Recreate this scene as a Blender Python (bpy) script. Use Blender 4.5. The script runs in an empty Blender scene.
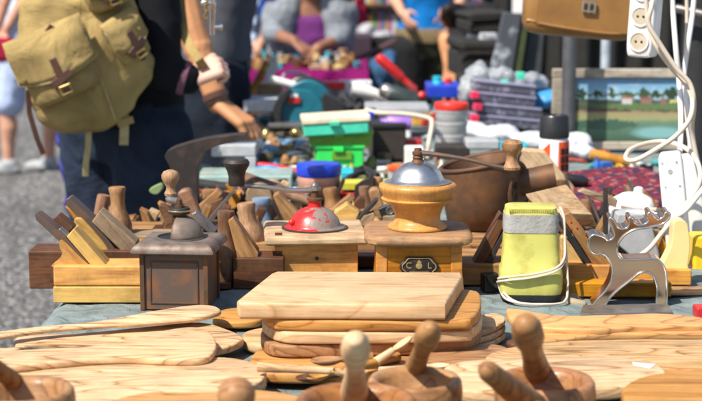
import bpy, bmesh, math, random
from mathutils import Vector as V, Matrix as M4, noise as NZ
R = math.radians
random.seed(7)
SC = bpy.context.scene
COL = SC.collection
# ------------------------------------------------------------------ camera model
F, CZ, HT = 1550.0, 1.28, 0.78
TP = math.atan(240.5 / F)
FW = V((0, math.cos(TP), -math.sin(TP))); UPV = V((0, math.sin(TP), math.cos(TP))); RT = V((1, 0, 0)); CAM = V((0, 0, CZ))
def ray(px, py): return FW + RT * ((px - 351) / F) - UPV * ((py - 200.5) / F)
def at_z(px, py, z=HT):
    d = ray(px, py); return CAM + d * ((z - CZ) / d.z)
def at_y(px, py, Y):
    d = ray(px, py); return CAM + d * (Y / d.y)
def S(Y, z=HT): return (Y * math.cos(TP) + (CZ - z) * math.sin(TP)) / F
ORG = {}
# ------------------------------------------------------------------ mesh builder
class MB:
    def __init__(s, M=None):
        s.bm = bmesh.new(); s.M = M or M4.Identity(4)
    def v(s, p): return s.bm.verts.new(s.M @ V(p))
    def face(s, vs):
        try: return s.bm.faces.new(vs)
        except ValueError: return None
    def rings(s, rings, caps=True, closed=True):
        vr = [[s.v(p) for p in r] for r in rings]
        n = len(vr[0])
        for a, b in zip(vr, vr[1:]):
            for i in range(n if closed else n - 1):
                s.face((a[i], a[(i + 1) % n], b[(i + 1) % n], b[i]))
        if caps:
            s.face(list(reversed(vr[0]))); s.face(vr[-1])
        return s
    def box(s, c, d, rot=None):
        c = V(c); hx, hy, hz = d[0] / 2, d[1] / 2, d[2] / 2
        Q = rot or M4.Identity(3)
        r = []
        for z in (-hz, hz):
            r.append([c + Q @ V(p) for p in ((-hx, -hy, z), (hx, -hy, z), (hx, hy, z), (-hx, hy, z))])
        return s.rings(r)
    def lathe(s, prof, o=(0, 0, 0), ax=(0, 0, 1), n=28):
        o = V(o); ax = V(ax).normalized()
        u = ax.orthogonal().normalized(); w = ax.cross(u)
        r = [[o + ax * z + (u * math.cos(2 * math.pi * i / n) + w * math.sin(2 * math.pi * i / n)) * max(rr, 1e-5) for i in range(n)] for rr, z in prof]
        return s.rings(r)
    def tube(s, pts, rad, n=8, sub=6):
        pts = [V(p) for p in pts]
        rs = rad if isinstance(rad, (list, tuple)) else [rad] * len(pts)
        if sub > 1 and len(pts) > 2:
            P, Q = [], []
            for i in range(len(pts) - 1):
                a, b, c, d = pts[max(i - 1, 0)], pts[i], pts[i + 1], pts[min(i + 2, len(pts) - 1)]
                for k in range(sub):
                    t = k / sub
                    P.append(0.5 * (2 * b + (c - a) * t + (2 * a - 5 * b + 4 * c - d) * t * t + (3 * b - a - 3 * c + d) * t ** 3))
                    Q.append(rs[i] + (rs[i + 1] - rs[i]) * t)
            P.append(pts[-1]); Q.append(rs[-1]); pts, rs = P, Q
        t0 = (pts[1] - pts[0]).normalized(); u = t0.orthogonal().normalized(); rings = []
        for i, p in enumerate(pts):
            t = (pts[min(i + 1, len(pts) - 1)] - pts[max(i - 1, 0)]).normalized()
            u = (u - t * u.dot(t))
            u = u.normalized() if u.length > 1e-6 else t.orthogonal().normalized()
            w = t.cross(u)
            rings.append([p + (u * math.cos(2 * math.pi * k / n) + w * math.sin(2 * math.pi * k / n)) * rs[i] for k in range(n)])
        return s.rings(rings)
    def ell(s, c, r, nu=16, nv=10, Q=None):
        c = V(c); rings = []
        for j in range(1, nv):
            a = math.pi * j / nv - math.pi / 2
            rg = []
            for i in range(nu):
                b = 2 * math.pi * i / nu
                p = V((r[0] * math.cos(a) * math.cos(b), r[1] * math.cos(a) * math.sin(b), r[2] * math.sin(a)))
                rg.append(c + (Q @ p if Q else p))
            rings.append(rg)
        return s.rings(rings)
    def cone(s, p, q, r0, r1, n=12):
        p, q = V(p), V(q); ax = q - p; L = ax.length
        return s.lathe([(r0, 0), (r1, L)], p, ax, n)
    def limb(s, pts, rs):
        for i in range(len(pts) - 1):
            s.cone(pts[i], pts[i + 1], rs[i], rs[i + 1])
        for p, r in zip(pts, rs): s.ell(p, (r, r, r), 12, 8)
        return s
    def srect(s, secs, e=4.0, n=32):
        """loft of super-ellipse sections (centre, rx, ry)"""
        rings = []
        for c, rx, ry in secs:
            c = V(c); rg = []
            for i in range(n):
                a = 2 * math.pi * i / n; ca, sa = math.cos(a), math.sin(a)
                rg.append(c + V((rx * math.copysign(abs(ca) ** (2 / e), ca), ry * math.copysign(abs(sa) ** (2 / e), sa), 0)))
            rings.append(rg)
        return s.rings(rings)
    def prism(s, poly, off):
        poly = [V(p) for p in poly]; off = V(off)
        return s.rings([poly, [p + off for p in poly]])
    def build(s, name, mat, parent=None, bev=0.0, ang=38, org=None, rot=None, seg=2, remesh=0, smooth=0, disp=None, sub=0):
        bm = s.bm
        bmesh.ops.recalc_face_normals(bm, faces=bm.faces)
        if org is None:
            if parent is not None: org = ORG[parent.name]
            else:
                xs = [v.co for v in bm.verts]
                org = V(((min(p.x for p in xs) + max(p.x for p in xs)) / 2, (min(p.y for p in xs) + max(p.y for p in xs)) / 2, min(p.z for p in xs)))
        Q = rot.to_4x4() if rot else M4.Identity(4)
        Qi = Q.inverted()
        for v in bm.verts: v.co = Qi @ (v.co - org)
        for f in bm.faces: f.smooth = True
        if bev == 0 and not remesh:
            for e in bm.edges:
                if len(e.link_faces) == 2 and e.calc_face_angle(0) > R(ang): e.smooth = False
        me = bpy.data.meshes.new(name); bm.to_mesh(me); bm.free()
        o = bpy.data.objects.new(name, me); COL.objects.link(o)
        if mat: me.materials.append(mat)
        if bev:
            b = o.modifiers.new('bevel', 'BEVEL'); b.width = bev; b.segments = seg; b.limit_method = 'ANGLE'; b.angle_limit = R(ang); b.harden_normals = True
        if remesh:
            m = o.modifiers.new('remesh', 'REMESH'); m.mode = 'VOXEL'; m.voxel_size = remesh; m.use_smooth_shade = True
            if smooth:
                q = o.modifiers.new('smooth', 'SMOOTH'); q.iterations = smooth; q.factor = 0.5
        if sub:
            q = o.modifiers.new('sub', 'SUBSURF'); q.levels = sub; q.render_levels = sub
        if disp:
            t = bpy.data.textures.new('folds', 'CLOUDS'); t.noise_scale = disp[0]; t.noise_depth = 2
            d = o.modifiers.new('disp', 'DISPLACE'); d.texture = t; d.strength = disp[1]; d.mid_level = .5
            d.texture_coords = 'GLOBAL' if len(disp) > 2 else 'LOCAL'
        if parent is not None:
            o.parent = parent
            if parent.type != 'EMPTY' and parent.parent is None and False: pass
            o.location = (0, 0, 0)
            ORG[o.name] = ORG[parent.name]
            if rot: o.rotation_euler = rot.to_euler(); 
        else:
            o.location = org; ORG[o.name] = V(org)
            if rot: o.rotation_euler = rot.to_euler()
        return o
def rounded(mb, top, nrm, thick, b):
    """flat solid with rounded edges: top outline (world), unit normal, thickness, edge radius"""
    n = len(top); nv = []
    ar = sum((top[i].x * top[(i + 1) % n].y - top[(i + 1) % n].x * top[i].y) for i in range(n))
    for i in range(n):
        t = (top[(i + 1) % n] - top[i - 1]); t = t.normalized() if t.length > 1e-9 else V((1, 0, 0))
        m = nrm.cross(t); nv.append(m if ar > 0 else -m)
    b = min(b, thick * .48); R_ = []
    prof = [(b * (1 - math.cos(a)), b * (1 - math.sin(a))) for a in (R(90), R(60), R(30), 0)]
    prof = [(b * (1 - math.sin(R(q))), b * (1 - math.cos(R(q)))) for q in (0, 30, 60, 90)]
    for ins, dz in prof: R_.append([p + v * ins - nrm * dz for p, v in zip(top, nv)])
    for ins, dz in reversed(prof): R_.append([p + v * ins - nrm * (thick - dz) for p, v in zip(top, nv)])
    return mb.rings(R_)
def tag(o, label=None, cat=None, group=None, kind=None):
    if label: o['label'] = label
    if cat: o['category'] = cat
    if group: o['group'] = group
    if kind: o['kind'] = kind
    return o
def thing(name, label, cat, loc, group=None):
    o = bpy.data.objects.new(name, None); COL.objects.link(o); o.location = loc; o.empty_display_size = .05
    ORG[o.name] = V(loc)
    return tag(o, label, cat, group)
def dup(root, loc, label=None, rz=0, group=None, scale=1):
    r = root.copy(); COL.objects.link(r); r.location = loc; ORG[r.name] = V(loc); r.scale = (scale,) * 3
    r.rotation_euler = (0, 0, root.rotation_euler.z + rz)
    if label: r['label'] = label
    if group: r['group'] = group
    for ch in list(root.children):
        c = ch.copy(); COL.objects.link(c); c.parent = r
        for g in list(ch.children):
            d = g.copy(); COL.objects.link(d); d.parent = c
    return r
def smooth_pts(pts, k=5):
    """closed Catmull-Rom; a doubled point keeps a corner"""
    n = len(pts); out = []
    for i in range(n):
        a, b, c, d = (V(pts[(i + j) % n]) for j in (-1, 0, 1, 2))
        if (b - c).length < 1e-9: continue
        for q in range(k):
            t = q / k
            out.append(0.5 * (2 * b + (c - a) * t + (2 * a - 5 * b + 4 * c - d) * t * t + (3 * b - a - 3 * c + d) * t ** 3))
    return out
# ------------------------------------------------------------------ materials
def newmat(name):
    m = bpy.data.materials.new(name); m.use_nodes = True
    nt = m.node_tree; b = nt.nodes['Principled BSDF']
    return m, nt, b
def N(nt, t, **kw):
    n = nt.nodes.new(t)
    for k, v in kw.items():
        if k.startswith('i_'): n.inputs[k[2:].replace('_', ' ')].default_value = v
        else: setattr(n, k, v)
    return n
def ramp(nt, stops):
    r = nt.nodes.new('ShaderNodeValToRGB'); e = r.color_ramp.elements
    while len(e) < len(stops): e.new(0.5)
    for el, (p, c) in zip(e, stops): el.position = p; el.color = (*c, 1) if len(c) == 3 else c
    return r
def coords(nt, scale=(1, 1, 1), rnd=True):
    tc = N(nt, 'ShaderNodeTexCoord'); mp = N(nt, 'ShaderNodeMapping'); mp.inputs['Scale'].default_value = scale
    L = nt.links.new
    if rnd:
        oi = N(nt, 'ShaderNodeObjectInfo'); ml = N(nt, 'ShaderNodeVectorMath', operation='SCALE')
        cb = N(nt, 'ShaderNodeCombineXYZ'); L(oi.outputs['Random'], cb.inputs[0]); L(oi.outputs['Random'], cb.inputs[1]); L(oi.outputs['Random'], cb.inputs[2])
        ml.inputs['Scale'].default_value = 37.0; L(cb.outputs[0], ml.inputs[0])
        ad = N(nt, 'ShaderNodeVectorMath', operation='ADD'); L(tc.outputs['Object'], ad.inputs[0]); L(ml.outputs[0], ad.inputs[1])
        L(ad.outputs[0], mp.inputs['Vector'])
    else: L(tc.outputs['Object'], mp.inputs['Vector'])
    return mp.outputs['Vector']
def wood(name, light, mid, dark, axis='x', rough=.5, fine=1.0, fig=1.0, wear=0.0, wearcol=(.3, .25, .18), coat=0, bump=.15, con=.7, ratio=7.0, rings=11.0, line=.5, grime=.35, streak=.62):
    m, nt, b = newmat(name); L = nt.links.new
    ac = 20.0; al = ac / ratio
    ax = lambda a, c: {'x': (a, c, c), 'y': (c, a, c), 'z': (c, c, a)}[axis]
    v = coords(nt, ax(al, ac))
    warp = N(nt, 'ShaderNodeTexNoise', i_Scale=.5, i_Detail=2.5, i_Roughness=.45, i_Distortion=.9); L(v, warp.inputs['Vector'])
    mu = N(nt, 'ShaderNodeMath', operation='MULTIPLY'); mu.inputs[1].default_value = rings * fig; L(warp.outputs['Fac'], mu.inputs[0])
    fr0 = N(nt, 'ShaderNodeMath', operation='FRACT'); L(mu.outputs[0], fr0.inputs[0])
    md = tuple(l * (1 - con) + m_ * con for l, m_ in zip(light, mid)); ln = tuple(m_ * (1 - line) + d * line for m_, d in zip(md, dark))
    rp = ramp(nt, [(0, md), (.12, light), (.55, light), (.86, md), (.96, ln), (1, md)]); L(fr0.outputs[0], rp.inputs['Fac'])
    st = N(nt, 'ShaderNodeTexNoise', i_Scale=.8, i_Detail=4.0, i_Distortion=1.8); L(v, st.inputs['Vector'])
    sr = ramp(nt, [(streak, (0, 0, 0)), (streak + .15, (.85, .85, .85))]); L(st.outputs['Fac'], sr.inputs['Fac'])
    mx = N(nt, 'ShaderNodeMix', data_type='RGBA'); L(sr.outputs[0], mx.inputs[0]); L(rp.outputs[0], mx.inputs[6]); mx.inputs[7].default_value = (*dark, 1)
    v2 = coords(nt, ax(14, 320))
    fn = N(nt, 'ShaderNodeTexNoise', i_Scale=1.0, i_Detail=4.0, i_Roughness=.65); L(v2, fn.inputs['Vector'])
    fr = ramp(nt, [(.28, (1 - .45 * fine,) * 3), (.6, (1.06,) * 3)]); L(fn.outputs['Fac'], fr.inputs['Fac'])
    mm = N(nt, 'ShaderNodeMix', data_type='RGBA', blend_type='MULTIPLY'); mm.inputs[0].default_value = 1; L(mx.outputs[2], mm.inputs[6]); L(fr.outputs[0], mm.inputs[7])
    v5 = coords(nt, (17, 17, 17)); gn = N(nt, 'ShaderNodeTexNoise', i_Scale=1.0, i_Detail=9.0, i_Roughness=.68); L(v5, gn.inputs['Vector'])
    gr = ramp(nt, [(.36, (1 - grime,) * 3), (.58, (1.04,) * 3)]); L(gn.outputs['Fac'], gr.inputs['Fac'])
    mg = N(nt, 'ShaderNodeMix', data_type='RGBA', blend_type='MULTIPLY'); mg.inputs[0].default_value = 1; L(mm.outputs[2], mg.inputs[6]); L(gr.outputs[0], mg.inputs[7])
    out = mg.outputs[2]
    if wear:
        v3 = coords(nt, (30, 30, 30)); wn = N(nt, 'ShaderNodeTexNoise', i_Scale=1.0, i_Detail=9.0, i_Roughness=.72); L(v3, wn.inputs['Vector'])
        wr = ramp(nt, [(.5, (0, 0, 0)), (.66, (wear, wear, wear))]); L(wn.outputs['Fac'], wr.inputs['Fac'])
        mw = N(nt, 'ShaderNodeMix', data_type='RGBA'); L(wr.outputs[0], mw.inputs[0]); L(out, mw.inputs[6]); mw.inputs[7].default_value = (*wearcol, 1); out = mw.outputs[2]
    oi = N(nt, 'ShaderNodeObjectInfo'); hv = N(nt, 'ShaderNodeHueSaturation'); mv = N(nt, 'ShaderNodeMapRange'); mv.inputs['To Min'].default_value = .80; mv.inputs['To Max'].default_value = 1.08; L(oi.outputs['Random'], mv.inputs['Value']); L(mv.outputs[0], hv.inputs['Value'])
    ms_ = N(nt, 'ShaderNodeMapRange'); ms_.inputs['To Min'].default_value = 1.03; ms_.inputs['To Max'].default_value = .9; L(oi.outputs['Random'], ms_.inputs['Value']); L(ms_.outputs[0], hv.inputs['Saturation']); L(out, hv.inputs['Color']); out = hv.outputs[0]
    L(out, b.inputs['Base Color'])
    rr = N(nt, 'ShaderNodeMapRange'); rr.inputs['To Min'].default_value = min(1, rough + .22); rr.inputs['To Max'].default_value = max(.1, rough - .12); L(gn.outputs['Fac'], rr.inputs['Value']); L(rr.outputs[0], b.inputs['Roughness'])
    b.inputs['Specular IOR Level'].default_value = .3; b.inputs['Coat Weight'].default_value = coat; b.inputs['Coat Roughness'].default_value = .25
    bp = N(nt, 'ShaderNodeBump', i_Strength=bump, i_Distance=.002); L(fn.outputs['Fac'], bp.inputs['Height'])
    b2 = N(nt, 'ShaderNodeBump', i_Strength=bump * 1.2, i_Distance=.004); L(gn.outputs['Fac'], b2.inputs['Height']); L(bp.outputs[0], b2.inputs['Normal']); L(b2.outputs[0], b.inputs['Normal'])
    return m
def plain(name, col, rough=.5, metal=0, var=.2, scale=30, bump=.14, dist=.002, col2=None, thr=(.45, .7), trans=0, alpha=1, coat=0, ior=None, sheen=0, detail=6):
    m, nt, b = newmat(name); L = nt.links.new
    v = coords(nt, (scale,) * 3)
    n = N(nt, 'ShaderNodeTexNoise', i_Scale=1.0, i_Detail=float(detail), i_Roughness=.62); L(v, n.inputs['Vector'])
    c2 = col2 or tuple(x * (1 - var) for x in col); c1 = col if col2 else tuple(min(1, x * (1 + var)) for x in col)
    rp = ramp(nt, [(thr[0], c1), (thr[1], c2)]) if col2 else ramp(nt, [(.3, c2), (.7, c1)])
    L(n.outputs['Fac'], rp.inputs['Fac']); L(rp.outputs[0], b.inputs['Base Color'])
    rr = N(nt, 'ShaderNodeMapRange'); rr.inputs['To Min'].default_value = max(0, rough - .12); rr.inputs['To Max'].default_value = min(1, rough + .12); L(n.outputs['Fac'], rr.inputs['Value']); L(rr.outputs[0], b.inputs['Roughness'])
    b.inputs['Metallic'].default_value = metal; b.inputs['Transmission Weight'].default_value = trans; b.inputs['Alpha'].default_value = alpha
    b.inputs['Specular IOR Level'].default_value = .5 if rough < .5 else .28; b.inputs['Coat Weight'].default_value = coat; b.inputs['Sheen Weight'].default_value = sheen
    if ior: b.inputs['IOR'].default_value = ior
    if bump:
        bp = N(nt, 'ShaderNodeBump', i_Strength=bump, i_Distance=dist); L(n.outputs['Fac'], bp.inputs['Height']); L(bp.outputs[0], b.inputs['Normal'])
    return m
def cloth(name, col, var=.2, weave=900, folds=9, bump=.5, rough=.9, dist=.01, col2=None):
    m, nt, b = newmat(name); L = nt.links.new
    v = coords(nt, (1, 1, 1))
    n = N(nt, 'ShaderNodeTexNoise', i_Scale=float(folds), i_Detail=5.0, i_Distortion=.6); L(v, n.inputs['Vector'])
    w = N(nt, 'ShaderNodeTexNoise', i_Scale=float(weave), i_Detail=1.0); L(v, w.inputs['Vector'])
    rp = ramp(nt, [(.3, tuple(x * (1 - var) for x in col)), (.7, col2 or tuple(x * (1 + var) for x in col))]); L(n.outputs['Fac'], rp.inputs['Fac'])
    wr = ramp(nt, [(.3, (.75,) * 3), (.7, (1.15,) * 3)]); L(w.outputs['Fac'], wr.inputs['Fac'])
    mm = N(nt, 'ShaderNodeMix', data_type='RGBA', blend_type='MULTIPLY'); mm.inputs[0].default_value = 1; L(rp.outputs[0], mm.inputs[6]); L(wr.outputs[0], mm.inputs[7])
    L(mm.outputs[2], b.inputs['Base Color']); b.inputs['Roughness'].default_value = rough; b.inputs['Sheen Weight'].default_value = 0; b.inputs['Specular IOR Level'].default_value = .2
    b1 = N(nt, 'ShaderNodeBump', i_Strength=bump, i_Distance=dist); L(n.outputs['Fac'], b1.inputs['Height'])
    b2 = N(nt, 'ShaderNodeBump', i_Strength=.25, i_Distance=.001); L(w.outputs['Fac'], b2.inputs['Height']); L(b1.outputs[0], b2.inputs['Normal']); L(b2.outputs[0], b.inputs['Normal'])
    return m
def stripes(name, cols, scale, axis, rough=.8):
    m, nt, b = newmat(name); L = nt.links.new
    v = coords(nt, (1, 1, 1), False); w = N(nt, 'ShaderNodeTexWave', bands_direction=axis, i_Scale=float(scale), i_Distortion=.4); L(v, w.inputs['Vector'])
    rp = ramp(nt, [(i / len(cols), c) for i, c in enumerate(cols)]); rp.color_ramp.interpolation = 'CONSTANT'
    L(w.outputs['Fac'], rp.inputs['Fac']); L(rp.outputs[0], b.inputs['Base Color']); b.inputs['Roughness'].default_value = rough
    return m
def patchwork(name, cols, scale, rough=.9):
    m, nt, b = newmat(name); L = nt.links.new
    v = coords(nt, (1, 1, 1)); w = N(nt, 'ShaderNodeTexVoronoi', i_Scale=float(scale)); L(v, w.inputs['Vector'])
    sx = N(nt, 'ShaderNodeSeparateColor'); L(w.outputs['Color'], sx.inputs[0])
    rp = ramp(nt, [(i / len(cols), c) for i, c in enumerate(cols)]); rp.color_ramp.interpolation = 'CONSTANT'
    L(sx.outputs[0], rp.inputs['Fac']); L(rp.outputs[0], b.inputs['Base Color']); b.inputs['Roughness'].default_value = rough
    return m
def chipped():
    m, nt, b = newmat('chipped_red_paint'); L = nt.links.new
    tc = N(nt, 'ShaderNodeTexCoord'); sp = N(nt, 'ShaderNodeSeparateXYZ'); L(tc.outputs['Object'], sp.inputs[0])
    n = N(nt, 'ShaderNodeTexNoise', i_Scale=90.0, i_Detail=8.0, i_Roughness=.68); L(tc.outputs['Object'], n.inputs['Vector'])
    a = N(nt, 'ShaderNodeMath', operation='MULTIPLY_ADD'); L(sp.outputs['X'], a.inputs[0]); a.inputs[1].default_value = 5.0; L(n.outputs['Fac'], a.inputs[2])
    r = ramp(nt, [(.49, (.60, .02, .018)), (.505, (.16, .05, .03)), (.535, (.25, .21, .18)), (.8, (.2, .15, .12))]); L(a.outputs[0], r.inputs['Fac']); L(r.outputs[0], b.inputs['Base Color'])
    b.inputs['Roughness'].default_value = .33; b.inputs['Coat Weight'].default_value = .25
    bp = N(nt, 'ShaderNodeBump', i_Strength=.25, i_Distance=.001); L(n.outputs['Fac'], bp.inputs['Height']); L(bp.outputs[0], b.inputs['Normal'])
    return m
W = {}
OL = dict(light=(.69, .45, .235), mid=(.56, .31, .115), dark=(.17, .066, .022), streak=.575, fine=.6, ratio=5.5, rings=19, line=.7, grime=.2, con=.85)
W['olive'] = wood('olive_wood', **OL, rough=.5)
W['olive_b'] = wood('olive_wood_brown', (.38, .185, .065), (.28, .115, .036), (.13, .045, .014), rough=.42, fine=.6, ratio=5, rings=16, line=.8, grime=.2)
W['olive_o'] = wood('olive_wood_orange', (.62, .31, .088), (.51, .22, .05), (.23, .08, .02), rough=.45, fine=.5, ratio=5, rings=13, line=.7, grime=.15)
W['olive_s'] = wood('striped_olive_wood', (.62, .40, .19), (.48, .25, .09), (.18, .075, .022), rough=.45, fine=.5, ratio=4.5, rings=22, line=.9, grime=.15)
W['pale'] = wood('pale_wood', (.68, .455, .245), (.58, .345, .15), (.38, .21, .09), rough=.5, fine=.45, ratio=4, rings=9, line=.45, grime=.14)
W['bowl'] = wood('bowl_wood', (.44, .22, .075), (.34, .145, .045), (.13, .045, .015), rough=.35, coat=.15, ratio=3, rings=10, line=.6, fine=.5, grime=.25, bump=.3)
W['bowl_r'] = wood('bowl_wood_red', (.42, .185, .065), (.31, .115, .036), (.11, .035, .012), rough=.35, coat=.15, ratio=3, rings=13, line=.6, fine=.5, grime=.25, bump=.3)
W['amber'] = wood('amber_wood', (.68, .30, .03), (.60, .24, .024), (.38, .13, .018), rough=.45, fig=.5, fine=.6, coat=.1)
W['amber_z'] = wood('amber_turned', (.62, .27, .035), (.56, .225, .026), (.42, .15, .02), rough=.4, fig=.4, fine=.5, axis='z', coat=.25, wear=.25, wearcol=(.35, .2, .1))
W['amber_o'] = wood('orange_varnish', (.64, .245, .022), (.56, .195, .017), (.3, .09, .012), rough=.42, fig=.5, fine=.5, coat=.2, wear=.3, wearcol=(.22, .1, .035))
W['yellow'] = wood('yellow_plane_wood', (.70, .345, .06), (.64, .29, .045), (.45, .17, .025), rough=.45, fig=.5, fine=.55, wear=.12)
W['yellowp'] = wood('pale_yellow_wood', (.74, .46, .13), (.68, .39, .095), (.48, .23, .05), rough=.45, fig=.5, fine=.5)
W['brown'] = wood('old_brown_wood', (.155, .062, .026), (.11, .042, .018), (.05, .02, .011), rough=.5, fig=.6, wear=.3, wearcol=(.21, .115, .06))
W['greyw'] = wood('weathered_wood', (.36, .25, .145), (.29, .19, .105), (.13, .075, .04), rough=.65, fig=.6, wear=.35, wearcol=(.36, .27, .18))
W['tan'] = wood('tan_wood', (.46, .24, .085), (.38, .18, .06), (.18, .07, .025), rough=.48, fig=.5, wear=.3, wearcol=(.26, .135, .06))
W['tan_z'] = wood('tan_turned_wood', (.46, .25, .11), (.36, .175, .07), (.16, .065, .03), rough=.45, fig=.4, axis='z', wear=.45, wearcol=(.2, .1, .05))
W['brn_z'] = wood('brown_turned_wood', (.24, .125, .065), (.17, .08, .04), (.07, .03, .017), rough=.42, fig=.4, axis='z', wear=.5, wearcol=(.34, .22, .14))
W['pink_z'] = wood('reddish_turned_wood', (.40, .215, .125), (.33, .155, .09), (.17, .07, .04), rough=.42, fig=.3, axis='z', wear=.35, wearcol=(.3, .16, .1))
W['plate'] = wood('grinder_plate_wood', (.40, .21, .085), (.32, .15, .06), (.17, .07, .03), rough=.55, fig=.5, wear=.45, wearcol=(.42, .29, .18))
W['platep'] = wood('pale_plate_wood', (.60, .39, .20), (.52, .32, .15), (.3, .16, .07), rough=.55, fig=.5, wear=.3, wearcol=(.6, .45, .3))
K = {}
K['rust'] = plain('rusty_iron', (.10, .062, .042), .62, .35, scale=22, bump=.35, col2=(.17, .075, .035), thr=(.4, .68))
K['rust2'] = plain('brown_rusty_iron', (.105, .058, .035), .55, .25, scale=24, bump=.5, col2=(.21, .095, .038), thr=(.42, .7), detail=9)
K['grind'] = plain('rusty_painted_tin', (.13, .088, .068), .55, .2, scale=20, bump=.45, col2=(.27, .105, .04), thr=(.44, .62), detail=9)
K['grindtop'] = plain('dusty_grey_tin', (.22, .18, .15), .55, .3, scale=34, bump=.4, col2=(.13, .08, .055), thr=(.42, .66), detail=10)
K['iron'] = plain('dark_iron', (.038, .033, .031), .55, .2, scale=35, bump=.25, col2=(.085, .055, .04), thr=(.5, .75))
K['blade'] = plain('rusty_plane_iron', (.13, .095, .08), .5, .4, scale=40, bump=.3, col2=(.2, .11, .07), thr=(.45, .7))
K['steel'] = plain('worn_steel', (.36, .34, .32), .38, .85, scale=50, bump=.15, col2=(.2, .15, .12), thr=(.5, .75))
K['chrome'] = plain('chrome', (.78, .77, .75), .14, 1, var=.06, scale=14, bump=.06)
K['domechrome'] = plain('worn_chrome', (.86, .81, .74), .33, 1, scale=40, bump=.3, col2=(.46, .39, .31), thr=(.5, .72), detail=9)
K['tintchrome'] = plain('chrome_tinted_with_wood_reflection', (.90, .58, .38), .2, 1, var=.05, scale=10, bump=.06)  # warm base colour paints the reflected wood onto the chrome moose front
K['redpaint'] = chipped()
K['redgl'] = plain('red_paint', (.55, .02, .02), .35)
K['black'] = plain('black_plastic', (.02, .02, .022), .35, scale=40)
K['blackm'] = plain('matt_black', (.025, .025, .027), .6, scale=40)
K['lime'] = plain('lime_plastic', (.55, .53, .13), .48, scale=30, bump=.2, col2=(.36, .31, .06), thr=(.5, .75), detail=10)
K['tape'] = plain('grey_tape', (.36, .355, .335), .55, scale=34, bump=.7, dist=.006, col2=(.26, .24, .2), thr=(.5, .75))
K['white'] = plain('white_plastic', (.80, .80, .78), .4, scale=20, var=.05, bump=.05)
K['offw'] = plain('aged_white_plastic', (.72, .70, .65), .45, scale=14, var=.1, bump=.05)
K['cable'] = plain('beige_cable', (.62, .53, .43), .5, scale=12, var=.15, bump=.1)
K['cablew'] = plain('white_cable', (.80, .78, .75), .45, scale=12, var=.08, bump=.1)
K['cream'] = plain('cream_varnish', (.78, .62, .27), .35, scale=12, var=.12, bump=.08, coat=.2)
K['leather'] = plain('tan_leather', (.30, .150, .040), .42, scale=16, bump=.3, col2=(.21, .095, .024), thr=(.4, .8))
K['leatherd'] = plain('dark_brown_leather', (.10, .045, .03), .45, scale=30, bump=.3)
K['dullbrass'] = plain('dull_brass', (.42, .29, .12), .55, .3)
K['brass'] = plain('brass', (.62, .43, .16), .3, .9, scale=30)
K['mint'] = plain('mint_plastic', (.06, .56, .37), .4)
K['creamp'] = plain('cream_plastic', (.72, .62, .45), .5)
K['olivep'] = plain('olive_green_plastic', (.12, .30, .025), .45)
K['bright'] = plain('bright_green_plastic', (.04, .68, .11), .4, var=.06)
K['bluelid'] = plain('blue_plastic', (.015, .05, .50), .35)
K['pinkjar'] = plain('pink_jar', (.66, .36, .27), .45)
K['redlid'] = plain('red_plastic', (.78, .035, .02), .35)
K['frost'] = plain('frosted_plastic', (.80, .82, .82), .3, trans=.55, var=.05, bump=.05)
K['clearbag'] = plain('crumpled_clear_plastic', (.66, .70, .73), .14, trans=.55, var=.06, scale=40, bump=.7, dist=.01)
K['casegr'] = plain('smoky_plastic', (.13, .13, .18), .22, trans=.25, scale=45, col2=(.42, .38, .5), thr=(.52, .62))
K['bluebag'] = plain('blue_plastic_bag', (.05, .28, .62), .35, scale=22, bump=.7, dist=.01)
K['bracketg'] = plain('pale_grey_cast_metal', (.42, .43, .44), .5, scale=30, var=.2)
K['purple'] = plain('purple_plastic', (.32, .16, .62), .4)
K['teal'] = plain('teal_plastic', (.012, .135, .19), .38)
K['tealb'] = plain('turquoise_plastic', (.02, .45, .55), .4)
K['dgreen'] = plain('dark_green_plastic', (.03, .045, .042), .4)
K['orange'] = plain('orange_paint', (.80, .10, .02), .4)
K['blued'] = plain('blue_grey_paint', (.17, .24, .34), .5, scale=30, bump=.2)
K['greyp'] = plain('grey_plastic', (.35, .36, .37), .5)
K['post'] = plain('galvanised_post', (.14, .14, .15), .45, .6, scale=20, bump=.2)
K['postl'] = plain('light_post', (.42, .47, .52), .5, .2)
K['cardb'] = plain('cardboard', (.42, .27, .15), .8)
K['skin'] = plain('skin', (.56, .30, .20), .5, scale=14, var=.12, bump=.06)
K['skin2'] = plain('tanned_skin', (.56, .265, .125), .5, scale=14, var=.12, bump=.06)
K['skinp'] = plain('pale_skin', (.66, .38, .29), .5, scale=18, var=.14, bump=.12)
K['skind'] = plain('dark_skin', (.27, .125, .075), .5, scale=14, var=.12, bump=.06)
K['hairb'] = plain('dark_hair', (.02, .014, .012), .5, scale=60, bump=.5)
K['hairbr'] = plain('brown_hair', (.10, .05, .025), .5, scale=60, bump=.5)
C = {}
C['table'] = cloth('grey_green_cloth', (.185, .225, .222), folds=30, bump=.8, dist=.012, var=.25)
C['jeans'] = cloth('navy_denim', (.011, .017, .032), folds=8, weave=1400, var=.4, bump=.9, dist=.03, col2=(.026, .040, .072))
C['jeans2'] = cloth('dark_denim', (.012, .017, .028), folds=9, bump=.7, dist=.02)
C['blacktop'] = cloth('black_jersey', (.0065, .007, .010), folds=9, bump=.5, dist=.02)
C['charcoal'] = cloth('charcoal_jersey', (.075, .08, .095), folds=10, bump=.4, dist=.01)
C['pack'] = cloth('olive_canvas', (.37, .265, .105), folds=9, weave=900, var=.3, bump=.7, dist=.03)
C['packe'] = cloth('pale_canvas_webbing', (.47, .37, .185), folds=30, weave=1500, bump=.3, dist=.004)
C['cardi'] = cloth('grey_cardigan', (.20, .22, .245), folds=40, bump=.4, dist=.02, var=.35)
C['purpt'] = cloth('purple_top', (.13, .028, .145), folds=16, bump=.6, dist=.02)
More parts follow.
